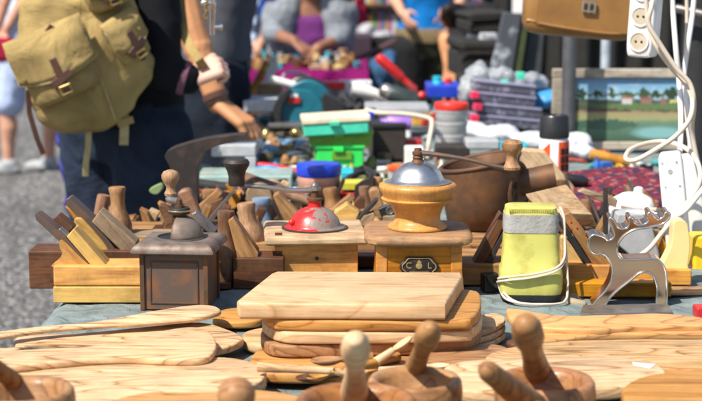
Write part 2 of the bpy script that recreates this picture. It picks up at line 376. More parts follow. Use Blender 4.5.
C['bluet'] = cloth('blue_top', (.005, .16, .48), folds=9, bump=.5, dist=.02)
C['bluet2'] = cloth('deep_blue_top', (.012, .05, .24), folds=9, bump=.5, dist=.02)
C['khaki'] = cloth('khaki_trousers', (.045, .042, .024), folds=9, bump=.6, dist=.02)
C['khakib'] = cloth('khaki_waistband', (.17, .125, .065), folds=9, bump=.6, dist=.02)
C['dark'] = cloth('black_fabric', (.017, .017, .018), folds=9, bump=.6, dist=.02)
C['magenta'] = cloth('magenta_cloth', (.17, .003, .085), folds=7, bump=.9, dist=.05, var=.25)
C['whitec'] = cloth('white_cloth', (.58, .60, .63), folds=12, bump=.9, dist=.03, var=.08)
C['lblue'] = cloth('light_blue_cloth', (.55, .68, .84), folds=9, bump=.8, dist=.03)
C['redbag'] = cloth('red_bag_fabric', (.34, .012, .045), folds=9)
C['suit'] = cloth('black_trunk_canvas', (.030, .029, .026), folds=16, bump=.4, dist=.01)
C['suit2'] = plain('scuffed_grey_panel', (.07, .078, .09), .6, scale=16, col2=(.42, .46, .5), thr=(.54, .68), detail=10)
C['strip'] = stripes('striped_skirt', [(.25, .35, .6), (.55, .62, .8)], 40, 'X')
C['rug'] = patchwork('red_patterned_rug', [(.19, .007, .022), (.12, .004, .016), (.17, .02, .03), (.03, .015, .05), (.28, .10, .09), (.17, .007, .02), (.15, .006, .02), (.02, .02, .05)], 115)
def gravel():
    m, nt, b = newmat('grey_gravel'); L = nt.links.new
    tc = N(nt, 'ShaderNodeTexCoord')
    vo = N(nt, 'ShaderNodeTexVoronoi', i_Scale=44.0); L(tc.outputs['Object'], vo.inputs['Vector'])
    sp = N(nt, 'ShaderNodeSeparateColor'); L(vo.outputs['Color'], sp.inputs[0])
    rp = ramp(nt, [(0, (.085, .082, .08)), (.3, (.14, .135, .13)), (.6, (.19, .184, .178)), (.85, (.265, .255, .245)), (1, (.42, .40, .37))]); L(sp.outputs[0], rp.inputs['Fac'])
    n = N(nt, 'ShaderNodeTexNoise', i_Scale=.9, i_Detail=6.0); L(tc.outputs['Object'], n.inputs['Vector'])
    nr = ramp(nt, [(.3, (.72,) * 3), (.7, (1.1,) * 3)]); L(n.outputs['Fac'], nr.inputs['Fac'])
    mm = N(nt, 'ShaderNodeMix', data_type='RGBA', blend_type='MULTIPLY'); mm.inputs[0].default_value = 1; L(rp.outputs[0], mm.inputs[6]); L(nr.outputs[0], mm.inputs[7])
    L(mm.outputs[2], b.inputs['Base Color']); b.inputs['Roughness'].default_value = .9
    bp = N(nt, 'ShaderNodeBump', i_Strength=1.0, i_Distance=.03); bp.invert = True; L(vo.outputs['Distance'], bp.inputs['Height']); L(bp.outputs[0], b.inputs['Normal'])
    return m
_rp = random.Random(4)
DAUBS = [(0.06, .124, .56, .012, (.06, .10, .03), 0), (-.1, .085, .12, .012, (.09, .045, .03), 1), (.1, .093, .5, .02, (.08, .17, .03), 0)]
DAUBS += [(-.2 + .036 * i + _rp.uniform(-.01, .01), .124 + _rp.uniform(-.004, .006), _rp.uniform(.018, .035), _rp.uniform(.018, .034), _rp.choice([(.015, .05, .015), (.03, .075, .02), (.05, .09, .02)]), 0) for i in range(13)]
DAUBS += [(-.055, .107, .028, .016, (.5, .46, .42), 1), (-.055, .117, .032, .006, (.32, .06, .03), 1), (-.005, .107, .03, .014, (.26, .10, .05), 1), (-.005, .116, .034, .006, (.2, .04, .025), 1), (.08, .108, .05, .011, (.62, .52, .02), 0), (.16, .107, .05, .010, (.62, .52, .02), 0), (.04, .107, .018, .016, (.24, .09, .05), 1), (0, .066, .5, .006, (.30, .28, .09), 0), (-.12, .045, .2, .03, (.03, .11, .06), 0)]
def picture():
    """painted landscape: local x across, z up, 0..1 through object coords scaled"""
    m, nt, b = newmat('painted_landscape'); L = nt.links.new
    tc = N(nt, 'ShaderNodeTexCoord'); sp = N(nt, 'ShaderNodeSeparateXYZ')
    n = N(nt, 'ShaderNodeTexNoise', i_Scale=14.0, i_Detail=5.0, i_Roughness=.65)
    mp = N(nt, 'ShaderNodeMapping'); mp.inputs['Scale'].default_value = (1, 1, 2.2); L(tc.outputs['Object'], mp.inputs['Vector']); L(mp.outputs[0], n.inputs['Vector'])
    L(tc.outputs['Object'], sp.inputs[0])
    a = N(nt, 'ShaderNodeMath', operation='MULTIPLY_ADD'); L(n.outputs['Fac'], a.inputs[0]); a.inputs[1].default_value = .035; a.inputs[2].default_value = -.0175
    z = N(nt, 'ShaderNodeMath', operation='ADD'); L(sp.outputs['Z'], z.inputs[0]); L(a.outputs[0], z.inputs[1])
    mr = N(nt, 'ShaderNodeMapRange'); mr.inputs['From Min'].default_value = 0; mr.inputs['From Max'].default_value = .17; L(z.outputs[0], mr.inputs['Value'])
    rp = ramp(nt, [(0, (.035, .09, .05)), (.16, (.05, .16, .08)), (.3, (.09, .22, .12)), (.36, (.30, .30, .06)), (.46, (.32, .22, .06)), (.5, (.07, .06, .04)), (.58, (.06, .12, .03)), (.64, (.05, .05, .05)), (.68, (.25, .5, .6)), (.84, (.05, .30, .52)), (1, (.03, .19, .42))])
    L(mr.outputs[0], rp.inputs['Fac'])
    # clouds and pond
    cr = ramp(nt, [(.55, (0, 0, 0)), (.7, (.7, .7, .7))]); L(n.outputs['Fac'], cr.inputs['Fac'])
    sk = N(nt, 'ShaderNodeMath', operation='GREATER_THAN'); L(z.outputs[0], sk.inputs[0]); sk.inputs[1].default_value = .118
    ml = N(nt, 'ShaderNodeMath', operation='MULTIPLY'); L(cr.outputs[0], ml.inputs[0]); L(sk.outputs[0], ml.inputs[1])
    mx = N(nt, 'ShaderNodeMix', data_type='RGBA'); L(ml.outputs[0], mx.inputs[0]); L(rp.outputs[0], mx.inputs[6]); mx.inputs[7].default_value = (.6, .68, .72, 1)
    px = N(nt, 'ShaderNodeVectorMath', operation='SUBTRACT'); L(tc.outputs['Object'], px.inputs[0]); px.inputs[1].default_value = (.03, 0, .024)
    ps = N(nt, 'ShaderNodeVectorMath', operation='MULTIPLY'); L(px.outputs[0], ps.inputs[0]); ps.inputs[1].default_value = (11, 0, 46)
    ln = N(nt, 'ShaderNodeVectorMath', operation='LENGTH'); L(ps.outputs[0], ln.inputs[0])
    lr = ramp(nt, [(.5, (1, 1, 1)), (.9, (0, 0, 0))]); L(ln.outputs['Value'], lr.inputs['Fac'])
    m2 = N(nt, 'ShaderNodeMix', data_type='RGBA'); L(lr.outputs[0], m2.inputs[0]); L(mx.outputs[2], m2.inputs[6]); m2.inputs[7].default_value = (.12, .38, .38, 1)
    out = m2.outputs[2]
    nz = N(nt, 'ShaderNodeTexNoise', i_Scale=110.0, i_Detail=5.0); L(tc.outputs['Object'], nz.inputs['Vector'])
    wv = N(nt, 'ShaderNodeVectorMath', operation='MULTIPLY_ADD'); L(nz.outputs['Color'], wv.inputs[0]); wv.inputs[1].default_value = (.03, 0, .03); L(tc.outputs['Object'], wv.inputs[2])
    for cx, cz, w_, h_, col, hard in DAUBS:
        d = N(nt, 'ShaderNodeVectorMath', operation='SUBTRACT'); L((tc.outputs['Object'] if hard else wv.outputs[0]), d.inputs[0]); d.inputs[1].default_value = (cx + (0 if hard else .015), 0, cz + (0 if hard else .015))
        e = N(nt, 'ShaderNodeVectorMath', operation='MULTIPLY'); L(d.outputs[0], e.inputs[0]); e.inputs[1].default_value = (2 / w_, 0, 2 / h_)
        if hard:
            ab = N(nt, 'ShaderNodeVectorMath', operation='ABSOLUTE'); L(e.outputs[0], ab.inputs[0]); sx = N(nt, 'ShaderNodeSeparateXYZ'); L(ab.outputs[0], sx.inputs[0])
            mxx = N(nt, 'ShaderNodeMath', operation='MAXIMUM'); L(sx.outputs[0], mxx.inputs[0]); L(sx.outputs[2], mxx.inputs[1]); src = mxx.outputs[0]
        else:
            ln2 = N(nt, 'ShaderNodeVectorMath', operation='LENGTH'); L(e.outputs[0], ln2.inputs[0]); src = ln2.outputs['Value']
        r2 = ramp(nt, [(.9, (1, 1, 1)), (1.0, (0, 0, 0))]); L(src, r2.inputs['Fac'])
        mq = N(nt, 'ShaderNodeMix', data_type='RGBA'); L(r2.outputs[0], mq.inputs[0]); L(out, mq.inputs[6]); mq.inputs[7].default_value = (*col, 1); out = mq.outputs[2]
    L(out, b.inputs['Base Color'])
    hs = N(nt, 'ShaderNodeHueSaturation'); hs.inputs['Saturation'].default_value = .72; hs.inputs['Value'].default_value = 1.15; L(out, hs.inputs['Color']); L(hs.outputs[0], b.inputs['Base Color'])
    b.inputs['Roughness'].default_value = .4
    return m
# ------------------------------------------------------------------ px helpers
def slab(name, pts, z, thick, mat, label=None, cat=None, group=None, tilt=(0, 0), bev=.003, parent=None, sm=True, k=5, grain=None):
    """outline in photo pixels laid on the plane z (+tilt per metre in x, y) -> a flat solid"""
    q = smooth_pts([(*p, 0) for p in pts], k) if sm else [V((*p, 0)) for p in pts]
    c = [sum(p[i] for p in pts) / len(pts) for i in (0, 1)]
    P0 = at_z(c[0], c[1], z); n = V((-tilt[0], -tilt[1], 1)).normalized()
    W_ = []
    for p in q:
        d = ray(p[0], p[1]); t = (P0 - CAM).dot(n) / d.dot(n); W_.append(CAM + d * t)
    mb = MB(); rounded(mb, W_, n, thick, max(bev, .0003))
    rot = None
    if grain is not None: rot = M4.Rotation(R(grain), 3, 'Z')
    o = mb.build(name, mat, parent, ang=55, rot=rot)
    if label: tag(o, label, cat, group)
    return o
def upr(name, pts, Y, depth, mat, parent=None, bev=.0015, sm=False, skew=0, k=4, rotfit=True):
    """side view outline in photo pixels standing at distance Y, with real thickness"""
    q = smooth_pts([(*p, 0) for p in pts], k) if sm else [V((*p, 0)) for p in pts]
    W_ = [at_y(p[0], p[1], Y) for p in q]
    mb = MB(); mb.prism(W_, (skew, depth, 0))
    rot = None
    if rotfit:
        L, e = max((((W_[i] - W_[j]).length, W_[i] - W_[j]) for i in range(len(W_)) for j in range(i)), key=lambda t: t[0])
        rot = M4.Rotation(-math.atan2(e.z, e.x), 3, 'Y')
    return mb.build(name, mat, parent, bev=bev, ang=40, rot=rot)
def turned(name, p0, p1, Y, prof, mat, parent=None, Y1=None, n=28, z0=None):
    """lathe from pixel p0 to pixel p1; prof (t 0..1, radius px)"""
    a = at_y(p0[0], p0[1], Y); b = at_y(p1[0], p1[1], Y1 or Y); k = S(Y); ax = (b - a); L = ax.length
    mb = MB(); mb.lathe([(0, prof[0][0] * L)] + [(r * k, t * L) for t, r in prof] + [(0, prof[-1][0] * L)], a, ax, n)
    rot = ax.normalized().to_track_quat('Z', 'Y').to_matrix()
    return mb.build(name, mat, parent, rot=rot, ang=50)
def tubepx(name, pts, r, mat, parent=None, n=8, sub=6):
    mb = MB(); mb.tube([at_y(*p) for p in pts], r, n, sub); return mb.build(name, mat, parent, ang=60)
def base(px, py, Y): 
    p = at_z(px, py, HT); return V(((px - 351) / F * (Y * math.cos(TP) + (CZ - HT) * math.sin(TP)), Y, HT))
# ------------------------------------------------------------------ world, light, camera
w = bpy.data.worlds.new('World'); SC.world = w; w.use_nodes = True
nt = w.node_tree; bg = nt.nodes['Background']; sky = nt.nodes.new('ShaderNodeTexSky'); sky.sky_type = 'NISHITA'; sky.sun_disc = False
SUNV = V((-.50, -.46, .88)).normalized()      # towards the sun
sky.sun_elevation = math.asin(SUNV.z); sky.sun_rotation = math.atan2(SUNV.x, SUNV.y)
sky.air_density = 1.0; sky.dust_density = 1.5
nt.links.new(sky.outputs[0], bg.inputs[0]); bg.inputs[1].default_value = .105
ld = bpy.data.lights.new('sun', 'SUN'); ld.energy = 5.0; ld.angle = R(.6); ld.color = (1, .94, .85)
lo = bpy.data.objects.new('sun', ld); COL.objects.link(lo); lo.rotation_euler = (-SUNV).to_track_quat('-Z', 'Y').to_euler()
cd = bpy.data.cameras.new('camera'); co = bpy.data.objects.new('camera', cd); COL.objects.link(co); SC.camera = co
co.location = CAM; co.rotation_euler = (math.pi / 2 - TP, 0, 0); cd.sensor_width = 36; cd.lens = 36 * F / 702; cd.clip_end = 500; cd.clip_start = .05
cd.dof.use_dof = True; cd.dof.focus_distance = 2.15; cd.dof.aperture_fstop = 6.8; cd.dof.aperture_blades = 7
SC.view_settings.view_transform = 'Standard'; SC.view_settings.look = 'None'; SC.view_settings.exposure = .5; SC.view_settings.gamma = 1
SC.cycles.use_denoising = True; SC.cycles.max_bounces = 8; SC.cycles.use_adaptive_sampling = True; SC.cycles.adaptive_threshold = .015
SC.cycles.sample_clamp_indirect = 4; SC.cycles.caustics_reflective = False; SC.cycles.caustics_refractive = False
# ------------------------------------------------------------------ setting
mb = MB(); mb.face([mb.v(p) for p in ((-60, -5, 0), (60, -5, 0), (60, 120, 0), (-60, 120, 0))])
tag(mb.build('ground', gravel(), org=V((0, 0, 0))), kind='structure')
# loose stones that stand proud of the gravel
mb = MB()
for i in range(900):
    y = random.uniform(4.5, 16); x = random.uniform(-.36 * y / 1.55 - .4, -.3 if y < 8 else 1)
    r = random.uniform(.006, .016); mb.ell((x, y, r * .3), (r, r * random.uniform(.7, 1.2), r * .6), 6, 4, M4.Rotation(random.random() * 6, 3, 'Z'))
K['stone'] = plain('loose_stone', (.24, .235, .235), .9, var=.3, scale=8)
tag(mb.build('gravel', K['stone'], org=V((0, 0, 0))), kind='stuff')
# table and cloth
X0, X1, Y0, Y1 = -.437, 1.08, 1.15, 5.1
def XL(y): q = min(1, max(0, (y - 2.42) / .45)); return X0 + .105 * q * q * (3 - 2 * q)
t = thing('market_table', 'long trestle table hidden under the grey green cloth', 'table', ((X0 + X1) / 2, (Y0 + Y1) / 2, 0))
mb = MB(); ys = [Y0 + .01 + (Y1 - Y0 - .02) * i / 40 for i in range(41)]; mb.prism([(XL(y) + .01, y, HT - .05) for y in ys] + [(X1 - .01, ys[-1], HT - .05), (X1 - .01, ys[0], HT - .05)], (0, 0, .036)); mb.build('tabletop', W['brown'], t)
for x in (X0 + .2, X1 - .1):
    for y in (Y0 + .1, 3.1, Y1 - .1):
        mb = MB(); mb.box((x, y, (HT - .05) / 2), (.06, .06, HT - .05)); mb.build('leg', W['brown'], t, bev=.004)
mb = MB(); nx, ny = 90, 190; g = []
for j in range(ny + 1):
    rw = []
    for i in range(-14, nx + 1):
        y = Y0 + (Y1 - Y0) * j / ny
        if i >= 0:
            x = XL(y) + (X1 - XL(y)) * i / nx; q = NZ.noise((x * 9, y * 9, 0)) + .6 * NZ.noise((x * 22, y * 22, 4))
            z = HT - .003 + .0045 * q - (.008 if i == 0 else 0)
        else:
            k = -i / 14; x = XL(y) - .012 - .04 * k + .03 * k * math.sin(y * 17) ; z = HT - .012 - .46 * k
        rw.append(mb.v((x, y, z)))
    g.append(rw)
for a, b in zip(g, g[1:]):
    for i in range(len(a) - 1): mb.face((a[i], a[i + 1], b[i + 1], b[i]))
o = mb.build('tablecloth', C['table'], org=V(((X0 + X1) / 2, (Y0 + Y1) / 2, HT)), ang=180)
tag(o, 'crumpled grey green cloth covering the stall table', 'tablecloth')
# ------------------------------------------------------------------ olive wood boards and spatulas, nearest part of the table
Z = HT
slab('chopping_board', [(-30, 372), (20, 366), (90, 359), (180, 356), (235, 358), (262, 366), (266, 374), (255, 384), (215, 396), (150, 408), (60, 420), (-40, 425)], Z + .030, .018, W['olive'],
     'large pale rounded olive wood board lying beside the small round mortar', 'chopping board', bev=.003)
slab('chopping_board', [(96, 410), (130, 395), (190, 389), (250, 389), (292, 394), (300, 402), (260, 425), (120, 430)], Z + .035 - .004, .015, W['olive_o'],
     'orange toned board mostly cropped by the bottom edge of the picture', 'chopping board', tilt=(0, -.02), bev=.003)
slab('wooden_spatula', [(-40, 337), (30, 327), (95, 321), (150, 311), (190, 305), (212, 305), (221, 309), (217, 312), (195, 317), (150, 321), (100, 324), (40, 329), (-40, 341)], Z + .036, .0075, W['olive'],
     'topmost olive wood spatula by the cloth edge, blade end near the metal coffee grinder', 'spatula', bev=.004)
slab('wooden_spatula', [(-30, 348), (12, 347), (14, 340), (26, 335), (90, 332), (150, 326), (200, 322), (230, 330), (242, 336), (242, 340), (225, 347), (190, 352), (150, 346), (60, 343), (30, 345), (5, 352), (-30, 352)], Z + .021, .010, W['olive_s'],
     'spatula with a dark striped blade end under two paler ones', 'spatula', bev=.003)
slab('wooden_spatula', [(-40, 355), (30, 349), (90, 346), (120, 341), (150, 333), (185, 327), (206, 329), (216, 340), (215, 350), (206, 357), (180, 359), (120, 357), (60, 361), (0, 367), (-40, 370)], Z + .039, .009, W['olive'],
     'pale olive wood spatula with the widest blade and a rounded end', 'spatula', bev=.003)
slab('wooden_spatula', [(218, 311), (240, 307), (262, 309), (262, 319), (240, 322), (214, 320)], Z + .014, .010, W['olive_o'],
     'short orange brown spatula end poking out behind the board stack', 'spatula', bev=.003)
slab('wooden_spoon', [(243, 332), (262, 327), (280, 328), (280, 343), (258, 344), (244, 340)], Z + .016, .014, W['pale'],
     'pale spoon back tucked under the stacked boards, rounded end on the cloth', 'spoon', bev=.005)
# stack of boards
slab('chopping_board', [(250, 364), (253, 353), (268, 347), (320, 344), (420, 344), (462, 347), (470, 352), (455, 366), (400, 372), (300, 373), (262, 371)], Z + .019, .014, W['olive_o'],
     'bottom board of the stack, orange brown with rounded outline', 'chopping board', bev=.004)
slab('chopping_board', [(262, 338), (263, 326), (275, 318), (320, 316), (462, 314), (480, 316), (480, 316), (482, 326), (476, 336), (455, 341), (330, 345), (278, 345)], Z + .036, .0155, W['olive_b'],
     'dark streaked board second from the bottom of the stack', 'chopping board', bev=.003)
slab('chopping_board', [(263, 322), (268, 314), (300, 308), (460, 306), (481, 309), (481, 309), (482, 318), (474, 327), (455, 331), (320, 333), (280, 331)], Z + .052, .0145, W['pale'],
     'pale cream edged board third from the bottom of the stack', 'chopping board', bev=.003)
slab('chopping_board', [(262, 308), (268, 300), (300, 292), (440, 289), (474, 290), (481, 296), (480, 308), (473, 316), (452, 320), (300, 320), (270, 317)], Z + .067, .0145, W['olive_o'],
     'orange board just below the topmost one in the stack', 'chopping board', bev=.004)
slab('chopping_board', [(237, 300), (240, 303), (445, 304), (448, 300), (463, 276), (460, 272), (278, 271), (271, 273)], Z + .088, .0205, W['pale'],
     'thick pale rectangular board on top of the stack', 'chopping board', sm=False, bev=.004)
tb_ = [q for q in bpy.data.objects if q.get('label') == 'thick pale rectangular board on top of the stack'][0]
p = at_z(341, 303, Z + .088); k_ = S(p.y); mb = MB(); mb.rings([[V((at_y(380, 312, p.y).x + 9.5 * k_ * c * math.cos(i * math.pi / 16), p.y - .0006 + dy, Z + .0765 + 5.2 * k_ * c * math.sin(i * math.pi / 16) * (1 + .15 * math.cos(i * math.pi / 8)))) for i in range(32)] for c, dy in ((1, .002), (1, 0), (.9, -.0004))])
mb.build('knot', W['olive_o'], tb_)
# ones to the side
for i, (dx, dy, dz, lab) in enumerate([(0, 0, .026, 'topmost of three pale spatula blades fanned beside the board stack'), (4, 7, .018, 'middle one of three spatula blades fanned beside the board stack'), (2, 14, .010, 'lowest of three spatula blades fanned beside the board stack')]):
    slab('wooden_spatula', [(440, 322 + dy), (478, 315 + dy), (496, 313 + dy), (505, 317 + dy), (503, 322 + dy), (490, 329 + dy), (470, 333 + dy), (440, 335 + dy)], Z + dz, .007, W['olive'], lab, 'spatula', 'fan of three spatula blades', bev=.002)
slab('chopping_board', [(380, 362), (430, 352), (470, 345), (495, 344), (510, 349), (508, 357), (480, 364), (430, 372), (390, 373)], Z + .024, .012, W['olive_b'],
     'brown pointed oval board poking out between the stack and the pale round board', 'chopping board', bev=.003)
slab('wooden_spatula', [(506, 309), (520, 309), (560, 315), (620, 314), (660, 313), (695, 316), (708, 320), (700, 325), (640, 326), (590, 329), (545, 327), (515, 321)], Z + .034, .011, W['olive_o'],
     'golden spatula lying just before the silver moose, upper of two', 'spatula', tilt=(0, .04), bev=.003)
slab('wooden_spatula', [(512, 320), (530, 321), (560, 326), (620, 325), (680, 323), (730, 323), (730, 332), (660, 333), (600, 334), (560, 339), (535, 340), (520, 332)], Z + .025, .010, W['olive_o'],
     'golden spatula with a curved edge, lower of the two before the silver moose', 'spatula', bev=.003)
slab('wooden_spatula', [(506, 341), (530, 337), (600, 335), (740, 335), (740, 341), (600, 342), (530, 346)], Z + .014, .008, W['brown'],
     'dark thin wooden slat under the two golden spatulas', 'spatula', bev=.002)
slab('chopping_board', [(486, 356), (515, 346), (560, 341), (620, 339), (680, 339), (740, 341), (740, 368), (660, 367), (560, 370), (500, 368)], Z + .026, .012, W['olive'],
     'wide olive wood board partly under the round board with the white sticker', 'chopping board', bev=.003)
slab('chopping_board', [(640, 372), (700, 367), (740, 368), (740, 392), (640, 390)], Z + .022, .010, W['olive_o'],
     'orange wood board between the wide pale board and the cropped corner board', 'chopping board', bev=.003)
rb = slab('chopping_board', [(442, 372), (450, 364), (480, 359), (540, 356), (600, 356), (645, 360), (664, 369), (662, 377), (640, 384), (600, 388), (540, 391), (480, 391), (450, 386)], Z + .042, .0145, W['olive'],
     'thick round olive wood board with a small white sticker on it', 'chopping board', bev=.003)
s = slab('price_sticker', [(632, 362), (656, 364), (650, 368), (634, 365)], Z + .0428, .0006, K['white'], parent=rb, bev=0, sm=False)
slab('chopping_board', [(622, 388), (640, 377), (670, 372), (740, 369), (740, 425), (640, 425), (626, 402)], Z + .052, .016, W['olive_o'],
     'orange brown striped board cropped in the bottom corner beside the round sticker board', 'chopping board', bev=.004)
# spoons by the stack
def spoon(label, bowl, tip, z, mat, rb_=9, tz=0, group=None):
    a = at_z(*bowl, z); b = at_z(*tip, z + tz); k = S(a.y); d = (b - a); L = d.length; d.normalize()
    root = thing('wooden_spoon', label, 'spoon', V((a.x, a.y, HT)), group)
    q = d.to_track_quat('X', 'Z').to_matrix()
    mb = MB(); n = 20; rings = []
    for rr, zz in ((.02, -.45), (.5, -.42), (.85, -.2), (1, .0), (.97, .12), (.9, .1), (.78, -.08), (.45, -.24), (.02, -.28)):
        rings.append([a + q @ V((rr * rb_ * 1.55 * k * math.cos(2 * math.pi * i / n), rr * rb_ * k * math.sin(2 * math.pi * i / n), zz * rb_ * k)) for i in range(n)])
    mb.rings(rings); mb.build('spoon_bowl', mat, root, rot=q, ang=60)
    mb = MB(); mb.tube([a + d * rb_ * 1.4 * k, a + d * L * .35, a + d * L * .7, b], [.0042, .0042, .005, .0062], 10); mb.build('handle', mat, root, rot=q)
spoon('short brown wooden spoon with its hollow bowl facing up before the stack', (327, 360), (372, 357), Z + .034, W['olive_b'], 11)
spoon('pale wooden spoon with its bowl tilted against the edge of the board stack', (402, 344), (376, 362), Z + .05, W['pale'], 8, -.02)
spoon('long pale wooden spoon with its thin tip pointing at the big rounded board', (350, 372), (258, 367), Z + .040, W['olive'], 12)
spoon('reddish wooden spoon lying across the others behind the mortars', (318, 376), (398, 357), Z + .030, W['olive_o'], 9)
spoon('dark brown spoon with its bowl downward under the long pale spoon', (310, 377), (360, 371), Z + .018, W['brown'], 10)
spoon('pale round ended spoon lying behind the mortar with the leaning pestle', (438, 366), (380, 372), Z + .030, W['pale'], 8)
# mortars and pestles
def mortar(label, cx, cy, r, z, mat, h=.078):
    c = at_z(cx, cy, z); k = S(c.y, z); r = r * k
    mb = MB(); b = z - h
    mb.lathe([(0, b), (r * .62, b), (r * .68, b + .004), (r * .86, b + h * .3), (r * .98, b + h * .62), (r, b + h * .82), (r * .975, b + h * .95), (r * .92, b + h), (r * .82, b + h * .985), (r * .74, b + h * .9), (r * .66, b + h * .6), (r * .45, b + h * .33), (0, b + h * .25)], (c.x, c.y, 0), n=48)
    o = mb.build('mortar', mat, ang=80)
    return tag(o, label, 'mortar')
def pestle(label, top, bot, zt, zb, prof, mat):
    a = at_z(*bot, zb); b = at_z(*top, zt); ax = b - a; L = ax.length; k = S((a.y + b.y) / 2, zt); ax.normalize()
    mb = MB(); mb.lathe([(0, 0)] + [(r * k, t * L) for t, r in prof], a, ax, 28)
    o = mb.build('pestle', mat, ang=70, rot=ax.to_track_quat('Z', 'Y').to_matrix()); return tag(o, label, 'pestle')
KN = [(.0, 12), (.05, 16), (.3, 15), (.5, 11), (.66, 9.3), (.74, 11), (.80, 13.5), (.88, 14.3), (.94, 12.5), (.985, 8), (1, 6.4), (1.001, 0)]
mortar('small round mortar at the picture edge holding a thin leaning pestle', 22, 388, 53, Z + .095, W['bowl'], .07)
pestle('thin brown pestle lying in the mortar at the picture edge', (-26, 352), (36, 398), Z + .14, Z + .06, [(0, 9), (.08, 10.5), (.5, 9), (.9, 8), (1, 5), (1.001, 0)], W['olive_b'])
mortar('brown mortar cropped by the bottom edge under a stubby pestle end', 237, 440, 50, Z + .078, W['bowl_r'])
pestle('stubby brown pestle with a rounded reddish end, alone at the bottom edge', (237, 389), (232, 440), Z + .12, Z + .03, [(0, 12), (.2, 13), (.6, 14), (.8, 18), (.9, 18.5), (.96, 14), (1, 6), (1.001, 0)], W['olive_b'])
mortar('mortar with a wide reddish inside holding the palest upright pestle', 356, 397, 62, Z + .078, W['bowl_r'])
pestle('palest pestle standing upright with a round flat topped knob', (356, 338), (354, 412), Z + .165, Z + .030, KN, W['pale'])
mortar('smooth brown mortar holding the slim pestle that leans away from the stack', 415, 377, 48, Z + .078, W['bowl'])
pestle('slim light brown pestle leaning in the mortar just before the board stack', (431, 327), (406, 392), Z + .150, Z + .022, [(0, 9), (.05, 12), (.3, 12), (.55, 9.5), (.7, 8.6), (.76, 10), (.83, 12.3), (.9, 12.5), (.96, 9.5), (1, 4), (1.001, 0)], W['tan'])
mortar('wide reddish brown mortar holding the dark upright pestle by the sticker board', 545, 378, 51, Z + .078, W['bowl_r'])
pestle('dark brown upright pestle with a big faceted knob over the reddish mortar', (525, 322), (541, 388), Z + .165, Z + .035, [(0, 16), (.1, 18), (.3, 14.5), (.5, 11.5), (.66, 11), (.74, 13), (.80, 15.3), (.9, 15), (.96, 12), (1, 6), (1.001, 0)], W['olive_b'])
mortar('rounded brown mortar cropped below the dark slanting pestle', 524, 414, 54, Z + .078, W['bowl'])
pestle('dark pestle slanting away from the upright ones with its blunt end raised', (484, 368), (548, 418), Z + .13, Z + .04, [(0, 14), (.1, 16), (.5, 13.5), (.8, 11), (.93, 10.5), (.98, 8), (1, 4), (1.001, 0)], W['olive_b'])
# ------------------------------------------------------------------ coffee grinders
def M_at(loc, rz, k): return M4.Translation(loc) @ M4.Rotation(R(rz), 4, 'Z') @ M4.Scale(k, 4)
# rusty metal grinder
Yc = 2.235; k = S(Yc); L0 = base(181, 313, Yc); M = M_at(L0, -5, k) @ M4.Diagonal((.9, .9, 1, 1))
g1 = thing('coffee_grinder', 'squat rusty grey metal coffee grinder with an open half dome hopper', 'coffee grinder', L0)
mb = MB(M); mb.box((0, 0, 28), (70, 70, 56)); body = mb.build('body', K['grind'], g1, bev=.0015)
mb = MB(M)
for x in (-26, 26): mb.box((x, -35.3, 27), (1.6, 1.6, 42))
for z in (7, 48): mb.box((0, -35.3, z), (53, 1.6, 1.6))
mb.build('panel_bead', K['rust'], g1, bev=.0005)
mb = MB(M)
for x in (-35, 35):
    for y in (-35, 35):
        mb = MB(M); mb.box((x, y, 28), (5, 5, 56.5)); mb.build('corner_edge', K['rust2'], g1, bev=.0006)
mb = MB(M)
mb.rings([[(sx * a, sy * a, z) for sx, sy in ((-1, -1), (1, -1), (1, 1), (-1, 1))] for a, z in ((36, 54), (42, 56.5), (45.5, 57), (45.5, 60), (43, 63.5), (39, 66), (36, 66.3))])
top = mb.build('top_plate', K['grindtop'], g1, bev=.0012)
mb = MB(M); mb.lathe([(0, 66.4), (25, 66.4), (25, 66.8), (0, 66.9)], n=40); mb.build('hopper_opening', K['blackm'], g1)
# half dome shell open to one side
mb = MB(M); rg = []
for j in range(9):
    a = math.pi / 2 * j / 8; rr = 25.5 * math.cos(a) + .8; z = 66.5 + 23 * math.sin(a)
    rg.append([(rr * math.cos(b), rr * math.sin(b), z) for b in [R(-102 + 196 * i / 24) for i in range(25)]])
mb.rings(rg, caps=False, closed=False); hp = mb.build('hopper', K['grindtop'], g1, ang=80)
q = hp.modifiers.new('t', 'SOLIDIFY'); q.thickness = .0016
mb = MB(M); mb.lathe([(26.5, 66.4), (26.5, 68), (24.5, 68.4), (24, 66.6)], n=40); mb.build('hopper_ring', K['steel'], g1)
mb = MB(M); mb.lathe([(0, 67), (5, 67), (5, 80), (6.5, 80), (6, 84), (7.5, 85), (8, 88), (6, 89), (6, 91), (0, 91)], n=24); mb.build('collar', K['rust2'], g1)
mb = MB(M); mb.lathe([(0, 91), (11.5, 91), (12, 93), (12, 95), (10.5, 97), (0, 97)], n=32); mb.build('adjusting_disc', K['blackm'], g1)
mb = MB(M); mb.lathe([(12.2, 93.4), (12.4, 94.2), (12.1, 94.8), (0, 94.8)], n=32); mb.build('brass_ring', K['brass'], g1)
mb = MB(M); mb.lathe([(0, 97), (5, 97), (5, 99.5), (3, 99.5), (3, 105), (0, 106)], n=16); mb.build('post', K['rust2'], g1)
mb = MB(M); mb.tube([(0, 0, 103), (-8, 8, 102.5), (-15, 14, 103), (-14, 22, 105)], [4.2, 3.6, 3.4, 3.4], 10); mb.build('crank_arm', K['steel'], g1)
mb = MB(M); mb.lathe([(0, 0), (6.8, 0), (7.2, 2.5), (5.2, 5.5), (4.9, 9), (7.6, 13), (9.8, 17), (10, 21), (7.5, 24.5), (3, 26), (0, 26)], (-13.5, 20, 106), n=28); mb.build('knob', W['tan_z'], g1)
